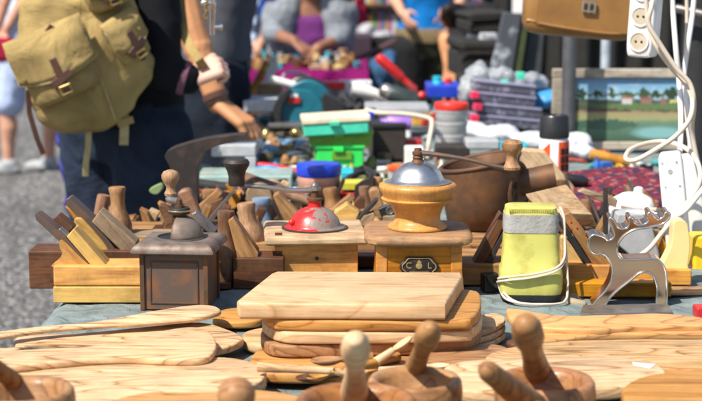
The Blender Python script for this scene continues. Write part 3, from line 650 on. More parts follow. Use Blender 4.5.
# red domed grinder
Yc = 2.42; k = S(Yc); L0 = base(315, 300, Yc); M = M_at(L0, 4, k)
hz = (at_y(315, 246, Yc - 50 * k).z - HT) / k
g2 = thing('coffee_grinder', 'amber wooden coffee grinder with a chipped red dome', 'coffee grinder', L0)
mb = MB(M); mb.box((0, 0, hz / 2), (80, 80, hz)); mb.build('body', W['amber'], g2, bev=.001)
for i in range(6):
    mb = MB(M); mb.box((-37, -39.7, 6 + i * 9), (7, 1.4, 4.4)); mb.build('finger_joint', W['brown'], g2)
mb = MB(M); mb.lathe([(0, -1), (1.8, -1), (1.8, 1), (0, 1)], (0, -40.2, hz - 14), (0, -1, 0), 12); mb.build('nail', K['iron'], g2)
mb = MB(M); mb.rings([[(sx * a, sy * a, hz + z) for sx, sy in ((-1, -1), (1, -1), (1, 1), (-1, 1))] for a, z in ((47, 0), (50.5, 2), (50.5, 6), (48, 9))]); mb.build('top_plate', W['platep'], g2, bev=.0012)
h = hz + 9
MD = M @ M4.Diagonal((.86, .86, 1, 1)); mb = MB(MD); mb.lathe([(0, h), (37, h), (37.5, h + .8), (36, h + 1.6), (31, h + 2.2), (30, h + 4), (27, h + 10.5), (20, h + 17), (12, h + 20.5), (7, h + 21.8), (0, h + 22)], n=48); mb.build('dome', K['redpaint'], g2, ang=60)
mb = MB(MD); mb.lathe([(36, h), (38.5, h + .2), (38.5, h + 1), (35.5, h + 1.7)], n=48); mb.build('dome_rim', K['iron'], g2)
mb = MB(MD); mb.ell((-27, -14, h + 8), (4, 3, 3), 12, 8); mb.build('shutter_knob', K['redgl'], g2)
mb = MB(M); mb.lathe([(0, h + 20), (7, h + 20), (6.4, h + 23), (6.4, h + 27), (7, h + 28), (0, h + 28)], n=24); mb.build('collar', K['redgl'], g2)
mb = MB(M); mb.lathe([(0, h + 28), (8, h + 28), (8, h + 30), (4.2, h + 31), (4, h + 38), (0, h + 38)], n=20); mb.build('post', K['rust2'], g2)
mb = MB(M); mb.lathe([(0, h + 38), (6.5, h + 38), (6.5, h + 41), (0, h + 41)], n=6); mb.lathe([(0, h + 41), (4, h + 41), (4, h + 43), (2, h + 45), (0, h + 45)], n=12); mb.build('nut', K['steel'], g2)
mb = MB(M); mb.tube([(0, 0, h + 38.5), (-20, -2, h + 38), (-48, -4, h + 42), (-74, -4, h + 44)], [3.2, 2.7, 2.3, 2.3], 8)
o = mb.build('crank_arm', K['steel'], g2)
mb = MB(M); mb.lathe([(0, h + 44), (7.5, h + 44), (8.2, h + 46), (8, h + 53), (9.5, h + 59), (12.5, h + 64), (13, h + 67), (11, h + 70), (5, h + 71.5), (0, h + 71.5)], (-77, -4, 0), n=28); mb.build('knob', K['iron'], g2)
# chrome domed grinder with emblem
Yc = 2.33; k = S(Yc); L0 = base(417, 306, Yc); M = M_at(L0, 0, k)
hz = (at_y(417, 247, Yc - 52 * k).z - HT) / k
g3 = thing('coffee_grinder', 'tall varnished wooden coffee grinder with a chrome dome and a dark oval emblem', 'coffee grinder', L0)
mb = MB(M); mb.rings([[(sx * a, sy * a, z) for sx, sy in ((-1, -1), (1, -1), (1, 1), (-1, 1))] for a, z in ((46, 0), (44, 5), (42, hz * .5), (41.5, hz))]); mb.build('body', W['amber_o'], g3, bev=.001)
for sx in (-1, 1):
    mb = MB(M); mb.rings([[(sx * (a - 5.5 * q), -a - 1, z) for q in (0, 2)] + [(sx * (a - 5.5 * q), -a + 4, z) for q in (2, 0)] for a, z in ((46, 0), (44, 5), (42, hz * .5), (41.5, hz - .4))]); mb.build('corner_post', W['amber_o'], g3, bev=.0012)
mb = MB(M); mb.srect([((0, 0, hz), 50, 50), ((0, 0, hz + 2), 53, 53), ((0, 0, hz + 6.5), 53, 53), ((0, 0, hz + 9), 50, 50), ((0, 0, hz + 9.3), 47, 47)], 5.5, 64); mb.build('top_plate', W['plate'], g3, ang=60)
h = hz + 9.4
mb = MB(M); mb.lathe([(0, h), (29, h), (30, h + 1.58), (28.5, h + 3.95), (24.5, h + 5.93), (22.5, h + 9.48), (23, h + 15.01), (26, h + 22.12), (29, h + 26.07), (33.5, h + 27.65), (36, h + 29.23), (36.2, h + 30.42), (34, h + 31.60), (35, h + 34.76), (37.5, h + 38.71), (38.5, h + 41.87), (38, h + 44.24), (35, h + 45.82), (30, h + 46.22), (0, h + 46.22)], n=56); mb.build('hopper', W['amber_z'], g3, ang=70)
mb = MB(M); mb.lathe([(27, h + 45.7), (33, h + 46.1), (33.4, h + 47), (28, h + 48), (25.8, h + 50), (24.8, h + 52.3), (22.4, h + 57), (17.5, h + 62), (11, h + 65.4), (6, h + 66.5), (0, h + 66.6)], n=56); mb.build('dome', K['domechrome'], g3, ang=70)
mb = MB(M); mb.lathe([(0, h + 65.5), (7, h + 65.5), (5.5, h + 68), (4.6, h + 69), (5.4, h + 71), (4.4, h + 72.5), (5.6, h + 74), (5.6, h + 76.4), (4, h + 77), (3.5, h + 80), (0, h + 80)], n=18); mb.build('post', K['rust'], g3)
mb = MB(M); mb.tube([(-3, 0, h + 75.5), (14, -3, h + 74.5), (46, -6, h + 70), (74, -8, h + 63.5), (92, -8, h + 60)], [3.2, 2.5, 2, 2, 2.7], 8); mb.build('crank_arm', K['blade'], g3)
mb = MB(M); mb.lathe([(0, h + 60), (8.2, h + 60), (8.6, h + 62.5), (6.8, h + 65), (5.6, h + 70), (6, h + 75), (8.6, h + 78), (10.6, h + 82), (10.3, h + 86), (7, h + 89), (3, h + 89.5), (0, h + 89.5)], (92, -8, 0), n=28); mb.build('knob', W['tan_z'], g3)
# emblem plate
yf = -44.6; ez = hz - 21
K['emblem'] = plain('blackened_emblem_tin', (.030, .022, .02), .42, .3, scale=60, bump=.2, col2=(.10, .065, .035), thr=(.55, .75))
def cart(sc, n=64):
    out = []
    for i in range(n):
        a = 2 * math.pi * i / n; c, q = math.cos(a), math.sin(a)
        r = 1 + .06 * math.cos(6 * a)
        out.append((18 * sc * r * math.copysign(abs(c) ** .75, c), 10.2 * sc * r * math.copysign(abs(q) ** .8, q)))
    return out
mb = MB(M); mb.rings([[(x, yy, ez + z) for x, z in cart(sc)] for yy, sc in ((yf + 2.2, 1), (yf + .4, 1), (yf - .2, .95))]); em = mb.build('emblem', K['emblem'], g3)
mb = MB(M); q_ = [(x, yf - .5, ez + z) for x, z in cart(.86)]; mb.tube(q_ + [q_[0]], .45, 6, 1); mb.build('emblem_border', K['dullbrass'], em)
def lettering(txt, M_, size, mat, parent, name='lettering', ext=.0004):
    cu = bpy.data.curves.new(name, 'FONT'); cu.body = txt; cu.size = size; cu.align_x = 'CENTER'; cu.align_y = 'CENTER'; cu.extrude = ext
    tmp = bpy.data.objects.new(name, cu); COL.objects.link(tmp)
    me = bpy.data.meshes.new_from_object(tmp.evaluated_get(bpy.context.evaluated_depsgraph_get())); bpy.data.objects.remove(tmp)
    me.transform(M4.Translation(-ORG[parent.name]) @ M_); me.materials.clear(); me.materials.append(mat); me.name = name
    o = bpy.data.objects.new(name, me); COL.objects.link(o); o.parent = parent; ORG[o.name] = ORG[parent.name]; return o
FR = M4.Rotation(R(90), 4, 'X')
for ch, x in (('C', -10), ('L', 10)):
    lettering(ch, M @ M4.Translation((x, yf - .4, ez + 1.2)) @ FR, 8.5, K['dullbrass'], em, 'letter', .2)
mb = MB(M); mb.lathe([(0, -.5), (3.4, -.5), (3, .5), (0, .8)], (0, yf - .2, ez + 1), (0, -1, 0), 20); mb.prism([(-2.4, yf - .2, ez + 4), (0, yf - .2, ez + 7.2), (2.4, yf - .2, ez + 4)], (0, -.7, 0)); mb.box((0, yf - .4, ez - 5.4), (19, .8, 1.6)); mb.build('crest', K['dullbrass'], em)
# ------------------------------------------------------------------ rusty charcoal iron pot with spout
Yk = 2.72; k = S(Yk); L0 = base(488, 240, Yk); L0.z = HT
kt = thing('charcoal_iron', 'brown rusty iron pot with an open top, a round vent plate and a wide spout', 'iron pot', L0)
def zpx(py, Y=Yk): return at_y(488, py, Y).z
M = M4.Translation((L0.x, L0.y, 0)) @ M4.Scale(1, 4)
mb = MB(M); rg = []; n = 44
def ringk(cx, rx, ry, py, sl, inn=0):
    return [((cx + (rx) * math.cos(a)) * k, ry * k * math.sin(a), zpx(py) + (sl * math.cos(a)) * k) for a in [2 * math.pi * i / n for i in range(n)]]
for cx, rx, ry, py, sl in ((-6, 3.36, 4, 226, 0), (-6, 30.24, 34, 226, 0), (-7, 33.6, 40, 224, 0), (-8, 36.96, 44, 200, 2), (-8, 38.64, 46, 178, 6), (-9, 39.06, 46, 166, 8), (-9, 39.48, 46, 162, 8.5), (-9, 37.8, 44, 161, 8.5), (-9, 36.54, 42.5, 163, 8.5), (-8, 35.28, 42, 190, 4), (-7, 29.4, 35, 218, 0), (-7, 2.52, 3, 219, 0)):
    rg.append(ringk(cx, rx, ry, py, sl))
mb.rings(rg); mb.build('pot_body', K['rust2'], kt, ang=70)
mb = MB(M); mb.tube([(p[0], p[1], p[2] + .001) for p in ringk(-9, 39, 45.5, 162, 8.5)[::4]] + [ringk(-9, 39, 45.5, 162, 8.5)[0]], .0042, 8, 4); mb.build('rolled_rim', K['rust'], kt, ang=80)
mb = MB(M); mb.box((0, 0, (HT + zpx(226)) / 2), (50 * k, 50 * k, zpx(226) - HT)); mb.build('pot_stand', K['iron'], kt, bev=.003)
pc = V((27 * k, -10 * k, zpx(188))); pa = V((.90, -.43, .05)).normalized()
mb = MB(M); mb.lathe([(0, 0), (28 * k, 0), (28.5 * k, 2 * k), (27 * k, 4 * k), (26 * k, 3.4 * k), (0, 3.6 * k)], pc, pa, 36)
for q in range(10):
    u_ = pa.cross(V((0, 0, 1))).normalized(); w_ = pa.cross(u_); aa = q * .628; mb.ell(pc + pa * 4 * k + (u_ * math.cos(aa) + w_ * math.sin(aa)) * 23 * k, (1.4 * k,) * 3, 8, 6)
mb.build('vent_plate', K['rust2'], kt)
for dz, dx in ((6, -14), (-6, -12)):
    u = pa.cross(V((0, 0, 1))).normalized()
    mb = MB(M); mb.lathe([(0, 3.2 * k), (3.6 * k, 3.2 * k), (3.6 * k, 4.3 * k), (0, 4.3 * k)], pc + V((0, 0, dz * k)) - u * dx * k, pa, 16); mb.build('vent_hole', K['blackm'], kt)
sa = V((1, -.05, .17)).normalized()
mb = MB(M); sp0 = pc + pa * 1 * k + V((0, .018, .008)); mb.lathe([(13 * k, 0), (13.5 * k, 20 * k), (14.5 * k, 38 * k), (13 * k, 38 * k), (12 * k, 10 * k), (0, 9 * k)], sp0, sa, 28); mb.build('spout', K['rust2'], kt, ang=60)
# ------------------------------------------------------------------ lime lamp wrapped in cord
Yl = 2.275; k = S(Yl); L0 = base(530, 303, Yl); M = M_at(L0, -3, k)
lm = thing('work_lamp', 'lime yellow plastic lamp casing bound with grey tape and wrapped in cord', 'lamp', L0)
mb = MB(M); mb.srect([((0, 0, 0), 29, 22), ((0, 0, 4), 30.5, 23), ((0, 0, 7), 30.5, 23)], 5, 40); mb.build('base', K['blackm'], lm, bev=0)
mb = MB(M); mb.srect([((0, 0, 6), 30, 22.5), ((0, 0, 12), 31.3, 23.5), ((0, 0, 24), 31.3, 23.5), ((-.2, 0, 31), 30.8, 23), ((-.3, 0, 34), 28.8, 21.5), ((-.5, 0, 55), 27.6, 20.6), ((-.7, 0, 70), 26.6, 20), ((-1, 0, 88), 25.8, 19.6), ((-1, 0, 92.5), 25, 19), ((-1, 0, 93.5), 23, 17)], 5, 48); mb.build('casing', K['lime'], lm, ang=50)
mb = MB(M); mb.srect([((-.8, 0, 68.5), 27.2, 20.6), ((-.8, 0, 74), 27.4, 20.8), ((-.9, 0, 80), 27, 20.6), ((-.9, 0, 86.5), 26.6, 20.3)], 5, 48); mb.build('tape_band', K['tape'], lm, ang=60)
for i in range(24):
    a = -22 + i * 1.8
    mb = MB(M); mb.box((a - .9, -19.3, 91), (.9, 1.6, 3.6)); mb.build('ridge', K['lime'], lm)
cord = [(31, 10, 90), (34, -4, 82), (35, -10, 62), (34, -18, 44), (24, -26, 35), (0, -27, 29), (-24, -26, 26), (-34, -14, 22), (-33, 4, 16), (-28, -22, 8), (-14, -34, -1), (10, -40, 1), (33, -30, 2), (39, -12, 12), (38, -2, 40), (35, 2, 70), (30, 8, 88)]
mb = MB(M); mb.tube([(x * .93, y, max(z, 2)) for x, y, z in cord], 1.2, 8, 8); mb.build('cord', K['cable'], lm)
mb = MB(M); mb.tube([(x * .94 - .5, y - .6, max(z - 3.3, 2)) for x, y, z in cord[2:-2]], 1.2, 8, 8); mb.build('cord', K['cable'], lm)
# ------------------------------------------------------------------ moose
Ym = 2.235
mo = [(80, 160), (96, 149), (122, 156), (134, 166), (147, 160), (150, 146), (143, 124), (135, 106), (140, 99), (149, 106), (160, 126), (173, 132), (186, 129), (191, 118), (190, 103), (196, 98), (204, 102), (208, 114), (222, 120), (238, 118), (247, 108), (244, 92), (248, 85), (257, 86), (266, 98), (278, 104), (290, 96), (294, 86), (303, 84), (308, 91), (303, 104), (285, 119), (252, 127), (215, 133), (188, 145), (168, 166), (160, 190), (164, 210), (182, 223), (228, 222), (268, 221), (288, 233), (299, 254), (304, 290), (305, 364), (305, 364), (276, 364), (276, 364), (277, 310), (267, 275), (246, 260), (224, 265), (198, 287), (165, 314), (142, 338), (128, 362), (128, 362), (92, 362), (92, 362), (104, 345), (130, 316), (145, 283), (148, 252), (140, 226), (122, 207), (100, 206), (84, 196), (78, 178)]
mpx = [(560 + x / 2.866, 180 + y / 2.866) for x, y in mo]
L0 = base(628, 307, Ym)
ms = thing('moose_ornament', 'shiny chrome moose figure coloured with painted wood reflections, standing before the pale wooden plane', 'ornament', L0)
upr('figure', mpx, Ym, .028, K['tintchrome'], ms, bev=.0022, sm=True, rotfit=False)
W_ = [at_y(p[0], p[1], Ym - .0012) for p in smooth_pts([(*p, 0) for p in mpx], 4)]
mb = MB(); mb.tube(W_ + [W_[0]], .0017, 6, 1); mb.build('chrome_edge', K['chrome'], ms, ang=80)
ms.rotation_euler = (R(8), 0, 0)
slab('rasp_plate', [(583, 305), (668, 304), (673, 312), (580, 314)], HT + .005, .003, K['steel'], 'flat grey metal rasp plate under the moose feet', 'metal plate', sm=False, bev=.001)
# ------------------------------------------------------------------ wooden planes
def wplane(label, x0, x1, ytop, Y, dep, mat, ybot=None, group='wooden hand planes', name='wood_plane'):
    L0 = base((x0 + x1) / 2, 300, Y + dep / 2)
    root = thing(name, label, 'hand plane', L0, group)
    a = at_y(x0, ytop, Y); b = at_y(x1, ytop, Y); zb = HT if ybot is None else at_y(x0, ybot, Y).z
    mb = MB(); zt = a.z; mid = (a.x + b.x) / 2
    mb.box((mid, Y + dep / 2, (zt + zb) / 2), (b.x - a.x, dep, zt - zb)); body = mb.build('body', mat, root, bev=.0025)
    return root
# yellow front plane
pl = wplane('bright yellow wooden plane with iron and wedge leaning, before the long dark one', 53, 143, 266, 2.24, .062, W['yellow'], 286)
a = at_y(53, 287, 2.237); b = at_y(143, 287, 2.237); mb = MB(); mb.box(((a.x + b.x) / 2, 2.237 + .034, (a.z + HT) / 2), (b.x - a.x, .068, a.z - HT)); mb.build('sole', W['yellowp'], pl, bev=.0015)
upr('horn', [(59, 241.6), (62, 240), (66, 243), (72, 249), (80, 257), (90, 266), (90, 267), (54, 267), (54, 264), (60, 258), (62, 253), (60, 248)], 2.252, .034, W['yellow'], pl, bev=.004, sm=True)
upr('wedge', [(66.3, 237), (73.8, 228.5), (107, 266), (92, 267)], 2.250, .040, W['yellowp'], pl, bev=.002)
upr('iron', [(34.5, 214), (38, 214.5), (61.5, 232.5), (92, 267), (89, 267.5), (57, 239.5), (36, 220)], 2.254, .034, K['blade'], pl, bev=.0008)
upr('cap_wedge', [(51, 221.5), (57.6, 214.8), (73, 227.5), (66, 237)], 2.29, .03, W['brown'], pl)
upr('lever', [(57, 231), (60, 228), (68, 236), (66, 239)], 2.258, .02, K['steel'], pl)
a = at_y(106, 266, 2.285); b = at_y(143, 261, 2.285); mb = MB(); mb.box(((a.x + b.x) / 2, 2.291, (a.z + b.z) / 2 - .001), (b.x - a.x, .011, b.z - a.z + .002)); mb.build('cheek', W['yellow'], pl, bev=.001)
# long dark plane
pl = wplane('long dark brown wooden plane reaching past the yellow one over the cloth edge', 28, 150, 251, 2.335, .066, W['brown'])
upr('wedge', [(91.6, 222), (99.7, 210.8), (136, 243), (136, 252), (122, 252)], 2.345, .04, W['greyw'], pl)
upr('iron', [(65.7, 199.5), (69.6, 198), (93, 219.5), (116, 250), (111, 252), (66, 205)], 2.35, .036, K['blade'], pl, bev=.0008)
upr('horn', [(73.8, 222), (80.3, 218), (90, 227), (98, 236), (106, 246), (108, 252), (92, 253), (84, 240)], 2.345, .03, W['yellowp'], pl, bev=.004, sm=True)
# plane bodies behind
pl = wplane('pale long plane lying behind the dark one with a bulbous turned handle', 98, 190, 236, 2.52, .07, W['greyw'])
def hnd(parent, pts, Y, dep, mat, bev=.006): return upr('handle', pts, Y, dep, mat, parent, bev=bev, sm=True)
turned('handle', (119, 238), (117, 187), 2.55, [(0, 12), (.1, 13.8), (.28, 13.4), (.42, 11), (.56, 8), (.72, 6.8), (.88, 7.6), (.97, 8.6), (1, 7.8)], W['tan_z'], pl)
pl = wplane('reddish brown plane behind the pale long one with a short peg handle', 84, 160, 228, 2.66, .07, W['tan'])
turned('handle', (98, 230), (104, 195), 2.69, [(0, 7.5), (.5, 6.8), (.95, 6.6), (1, 6)], W['pink_z'], pl)
pl = wplane('flat grey brown plane right behind the rusty metal grinder with a leaning pink wood handle', 150, 232, 231, 2.62, .07, W['brown'])
hnd(pl, [(178, 193), (183.5, 189.7), (190, 191), (196.5, 204), (203, 222), (203, 234), (185, 234), (187.7, 219), (183.5, 206), (178.6, 198)], 2.63, .028, W['pink_z'])
hnd(pl, [(158.5, 206), (162.4, 205), (170.5, 209), (173.8, 222), (173.8, 235), (163, 235), (165, 222), (160.8, 214)], 2.615, .026, W['brn_z'])
upr('iron', [(192, 214), (196, 212), (216, 231), (211, 235), (193, 220)], 2.60, .03, K['steel'], pl, bev=.0008)
pl = wplane('plane with two wedges slanting up beside the leaning pink wood handle', 185, 262, 226, 2.84, .07, W['tan'])
upr('wedge', [(198, 206), (217, 189.5), (222, 194), (203, 215), (198, 226), (190, 226)], 2.85, .028, W['tan'], pl)
upr('wedge', [(203, 213), (211, 203), (222, 198), (224, 203), (210, 218), (204, 228), (196, 228)], 2.83, .022, W['brown'], pl)
upr('iron', [(206, 222), (232, 191), (234, 193), (212, 222)], 2.815, .02, K['steel'], pl, bev=.0005)
# plane between metal and red grinder
pl = wplane('brown plane with a stepped deck between the rusty metal grinder and the red domed one', 233, 284, 258, 2.33, .062, W['brown'])
a = at_y(190, 283, 2.33); b = at_y(233, 283, 2.33); mb = MB(); mb.box(((a.x + b.x) / 2 - .0015, 2.33 + .031, (a.z + HT) / 2), (b.x - a.x - .003, .062, a.z - HT)); mb.build('low_deck', W['brown'], pl, bev=.002)
turned('handle', (225, 285), (226, 211), 2.355, [(0, 11.5), (.15, 13.5), (.32, 14.2), (.46, 13), (.6, 9.8), (.74, 7.8), (.86, 7.8), (.96, 8.9), (1, 8.2)], W['brn_z'], pl)
upr('wedge', [(228, 221), (233, 217), (258, 252), (258, 260), (238, 260)], 2.338, .032, W['tan'], pl)
pl = wplane('tan plane with a pale turned handle standing behind the stepped brown one', 232, 305, 243, 2.60, .066, W['tan'])
turned('handle', (251, 247), (246, 203), 2.625, [(0, 12), (.15, 14), (.32, 13.6), (.48, 11), (.64, 8.8), (.82, 8.6), (.95, 9.4), (1, 8.6)], W['tan_z'], pl)
pl = wplane('plane with a blue grey painted handle behind the red domed grinder', 246, 330, 230, 2.82, .07, W['platep'])
turned('handle', (262, 232), (261, 198), 2.845, [(0, 11), (.1, 12), (.4, 10.4), (.62, 7.6), (.72, 7.4), (.8, 9), (.93, 9.6), (1, 8.6)], K['blued'], pl)
upr('wedge', [(272.8, 196), (278.5, 193.5), (304, 219), (304, 231), (288, 231)], 2.835, .036, W['tan'], pl)
upr('iron', [(270, 201), (273, 199), (290, 220), (290, 229), (284, 229)], 2.84, .034, K['iron'], pl, bev=.0006)
wplane('dark worn plane body seen between the red and the chrome domed grinders', 328, 398, 256, 2.50, .06, W['brown'])
wplane('tan plane body seen above the dark one between the red and chrome domed grinders', 318, 396, 243, 2.60, .05, W['tan'])
wplane('pale long plane body lying across the row behind the red domed grinder', 300, 392, 232, 2.66, .04, W['platep'])
wplane('orange plane body lying across the row behind the metal grinder', 128, 200, 244, 2.44, .05, W['amber'])
# group between red and chrome grinder
pl = wplane('small pale plane with a thin dark iron between the red and chrome domes', 322, 372, 221, 2.70, .06, W['greyw'])
upr('wedge', [(333.5, 213), (347, 203.5), (360, 213), (356, 222), (338, 222)], 2.705, .035, W['yellowp'], pl, bev=.003)
upr('iron', [(355, 221), (375.5, 200), (378.5, 199.5), (377, 203), (359, 223)], 2.695, .03, K['iron'], pl, bev=.0006)
upr('cap_wedge', [(357, 226), (364, 216), (374, 213), (375.5, 217), (370, 226)], 2.69, .034, W['greyw'], pl)
pl = wplane('brown plane beyond the small pale one with a worn slanted grip', 318, 392, 214, 2.94, .07, W['tan'])
upr('wedge', [(325, 216), (350, 194.5), (355, 199), (332, 219)], 2.935, .03, W['tan'], pl)
hnd(pl, [(369, 191), (379, 189.4), (383, 204), (385, 217), (373, 219), (371, 203)], 2.93, .03, W['tan_z'], .004)
upr('cap_wedge', [(354, 203), (360, 197), (365, 199), (365, 208), (354, 212)], 2.92, .03, W['brown'], pl)
cl = thing('cast_bracket', 'dark curved iron bracket with two pointed ears behind the small planes', 'bracket', base(363, 200, 3.05))
upr('bracket_plate', [(353, 205), (355, 186), (362, 181), (369, 178), (371, 173.5), (374, 176), (373, 188), (371, 208)], 3.05, .012, K['iron'], cl, bev=.001)
upr('foot', [(350, 208), (376, 208), (376, 222), (350, 222)], 3.045, .05, K['iron'], cl)
cm = thing('pocket_camera', 'small black camera leaning beside the chrome domed grinder hopper', 'camera', base(388, 216, 2.62))
M = M4.Translation(at_y(388, 210, 2.62)) @ M4.Rotation(R(-24), 4, 'Y') @ M4.Scale(S(2.62), 4)
mb = MB(M); mb.box((0, 0, 0), (17, 10, 11)); mb.build('camera_body', K['black'], cm, bev=.001)
mb = MB(M); mb.lathe([(0, 0), (4.2, 0), (4.2, 5), (3, 5), (2.6, 4), (0, 4)], (2, -5, 0), (0, -1, 0), 20); mb.build('lens', K['steel'], cm)
upr('rest', [(383, 217), (396, 215), (396, 226), (383, 226)], 2.60, .04, W['greyw'], cm)
# planes to the side of the lime lamp
pl = wplane('tan plane behind the lime lamp with a slanting brown iron', 440, 545, 264, 2.36, .066, W['tan'])
upr('iron', [(473, 264), (501, 213), (507, 220), (486, 264)], 2.37, .036, W['brown'], pl, bev=.0015)
upr('blade', [(484, 266), (505, 229), (507, 231), (491, 266)], 2.365, .03, K['iron'], pl, bev=.0008)
for i, y in enumerate((236, 245, 254)):
    wplane(['light slatted wooden plane body highest of three under the rusty iron pot', 'light slatted wooden plane body between two others under the rusty iron pot', 'light slatted wooden plane body lowest of three under the rusty iron pot'][i], 452, 512, y, 2.62 - i * .065, .05, W['tan'], group='slatted plane bodies')
pl = wplane('honey coloured wooden plane with a black iron and red dotted wedge behind the moose', 535, 614, 265, 2.335, .06, W['amber'])
upr('wedge', [(561.6, 216), (570, 211.5), (612, 266), (594, 267)], 2.34, .042, W['tan'], pl, bev=.002)
for x, y in ((571, 222), (577, 228), (571, 229)):
    p = at_y(x, y, 2.3397); mb = MB(); mb.lathe([(0, 0), (.0016, 0), (.0015, .0006), (0, .0007)], p, (0, -1, 0), 12); mb.build('red_dot', K['redgl'], pl)
upr('iron', [(558, 221), (562, 220), (593, 266), (586, 267)], 2.345, .038, K['blackm'], pl, bev=.0008)
upr('side_wedge', [(561, 238), (564, 236), (588, 265), (561, 266)], 2.36, .03, W['yellowp'], pl)
pl = wplane('large pale worn plane lying tilted over the spout beside the lime lamp', 548, 618, 240, 2.55, .06, W['greyw'])
M = M4.Identity(4)
P = [at_y(525, 194, 2.46), at_y(556, 220, 2.46), at_y(594, 215, 2.46), at_y(570, 184, 2.60), at_y(545, 189, 2.60)]
mb = MB(); mb.prism([at_y(525, 194, 2.47), at_y(541, 212, 2.47), at_y(592, 214, 2.47), at_y(566, 184, 2.60)], V((.012, .012, -.024))); mb.build('plane_stock', W['platep'], pl, bev=.002, rot=M4.Rotation(R(25), 3, 'Y'))
upr('end_block', [(576, 216), (592, 213), (593, 224), (580, 227)], 2.475, .05, W['brown'], pl)
pl = wplane('square sided plane standing behind the rusty spout beside the spray can', 512, 590, 215, 2.95, .06, W['tan'])
upr('wedge', [(515, 156), (520, 150), (546, 152), (556, 165), (574, 186), (574, 216), (540, 216)], 2.955, .05, W['platep'], pl, bev=.002)
# cream horn on plane near power strip
pl = wplane('wooden plane with a curved cream horn next to the white power strip', 610, 692, 270, 2.36, .06, W['amber'])
upr('horn', [(659, 271), (664, 262), (671, 247), (673, 232), (674, 223), (679, 220), (686, 222), (689, 232), (690, 248), (688, 264), (686, 271)], 2.375, .03, K['cream'], pl, bev=.007, sm=True)
pl = wplane('low brown plane at the picture edge before the cream horn', 648, 740, 293, 2.285, .05, W['tan'])
pl = wplane('orange box shaped plane under the moose at its back', 540, 672, 283, 2.275, .035, W['amber'])
# sticks, grips and blocks on and behind the planes
o = upr('wooden_batten', [(578, 192), (584, 189), (618, 200), (616, 208)], 2.56, .02, W['greyw'], rotfit=False); tag(o, 'weathered grey batten lying behind the tilted pale plane', 'batten')
o = upr('metal_pin', [(603.5, 187), (608, 187), (608.5, 240), (603, 240)], 2.52, .006, K['iron']); tag(o, 'thin dark upright metal pin before the white appliance', 'metal pin')
o = upr('wood_block', [(636, 196), (645, 190), (659, 206), (650, 214)], 2.75, .03, W['tan']); tag(o, 'small brown block leaning behind the moose antlers', 'wood block')
o = upr('metal_box', [(618, 214), (650, 214), (660, 258), (640, 264), (612, 240)], 2.50, .06, K['greyp'], bev=.003); tag(o, 'grey metal box seen through the moose outline', 'box')
o = turned('hammer_shaft', (243, 178), (312, 202), 3.05, [(0, 5.5), (.03, 6.5), (.5, 6.5), (1, 4)], W['brn_z'], Y1=2.93); tag(o, 'dark brown round tool handle lying behind the crank of the red grinder', 'tool handle')
o = upr('wood_block', [(246, 192), (258, 184), (270, 190), (271, 205), (252, 208)], 2.95, .04, W['greyw'], bev=.003, sm=True); tag(o, 'pale lumpy wood block under the red grinder crank arm', 'wood block')
o = upr('wood_block', [(262, 188), (272, 181), (284, 190), (280, 200), (266, 200)], 3.05, .04, W['platep'], bev=.003, sm=True); tag(o, 'second pale lumpy wood block, higher under the red grinder crank', 'wood block')
# gloves
gl = MB(); 
pp = [at_y(x, y, Y_) for x, y, Y_ in ((556, 304, 2.27), (572, 298, 2.28), (584, 292, 2.30))]
gl.limb(pp, [.007, .011, .009]); gl.limb([at_y(562, 300, 2.26), at_y(575, 303, 2.245), at_y(584, 304, 2.24)], [.007, .007, .005])
K['sack'] = plain('beige_sacking', (.34, .27, .18), .9, scale=60, bump=.6)
o = gl.build('rag', K['sack'], remesh=.0022, smooth=3); tag(o, 'crumpled beige rag beside the foot of the lime lamp', 'rag')
# black clips under lamp
cp = thing('clamp', 'small black plastic clamp between the board stack and the lime lamp', 'clamp', base(490, 300, 2.32))
mb = MB(M_at(base(490, 300, 2.32), 15, S(2.32))); mb.box((0, 0, 9), (16, 14, 18)); mb.build('clamp_body', K['black'], cp, bev=.001)
mb = MB(M_at(base(490, 300, 2.32), 15, S(2.32))); mb.tube([(-6, -8, 18), (-2, -12, 10), (8, -14, 4), (16, -16, 3)], 2.2, 8); mb.build('lever', K['blackm'], cp)

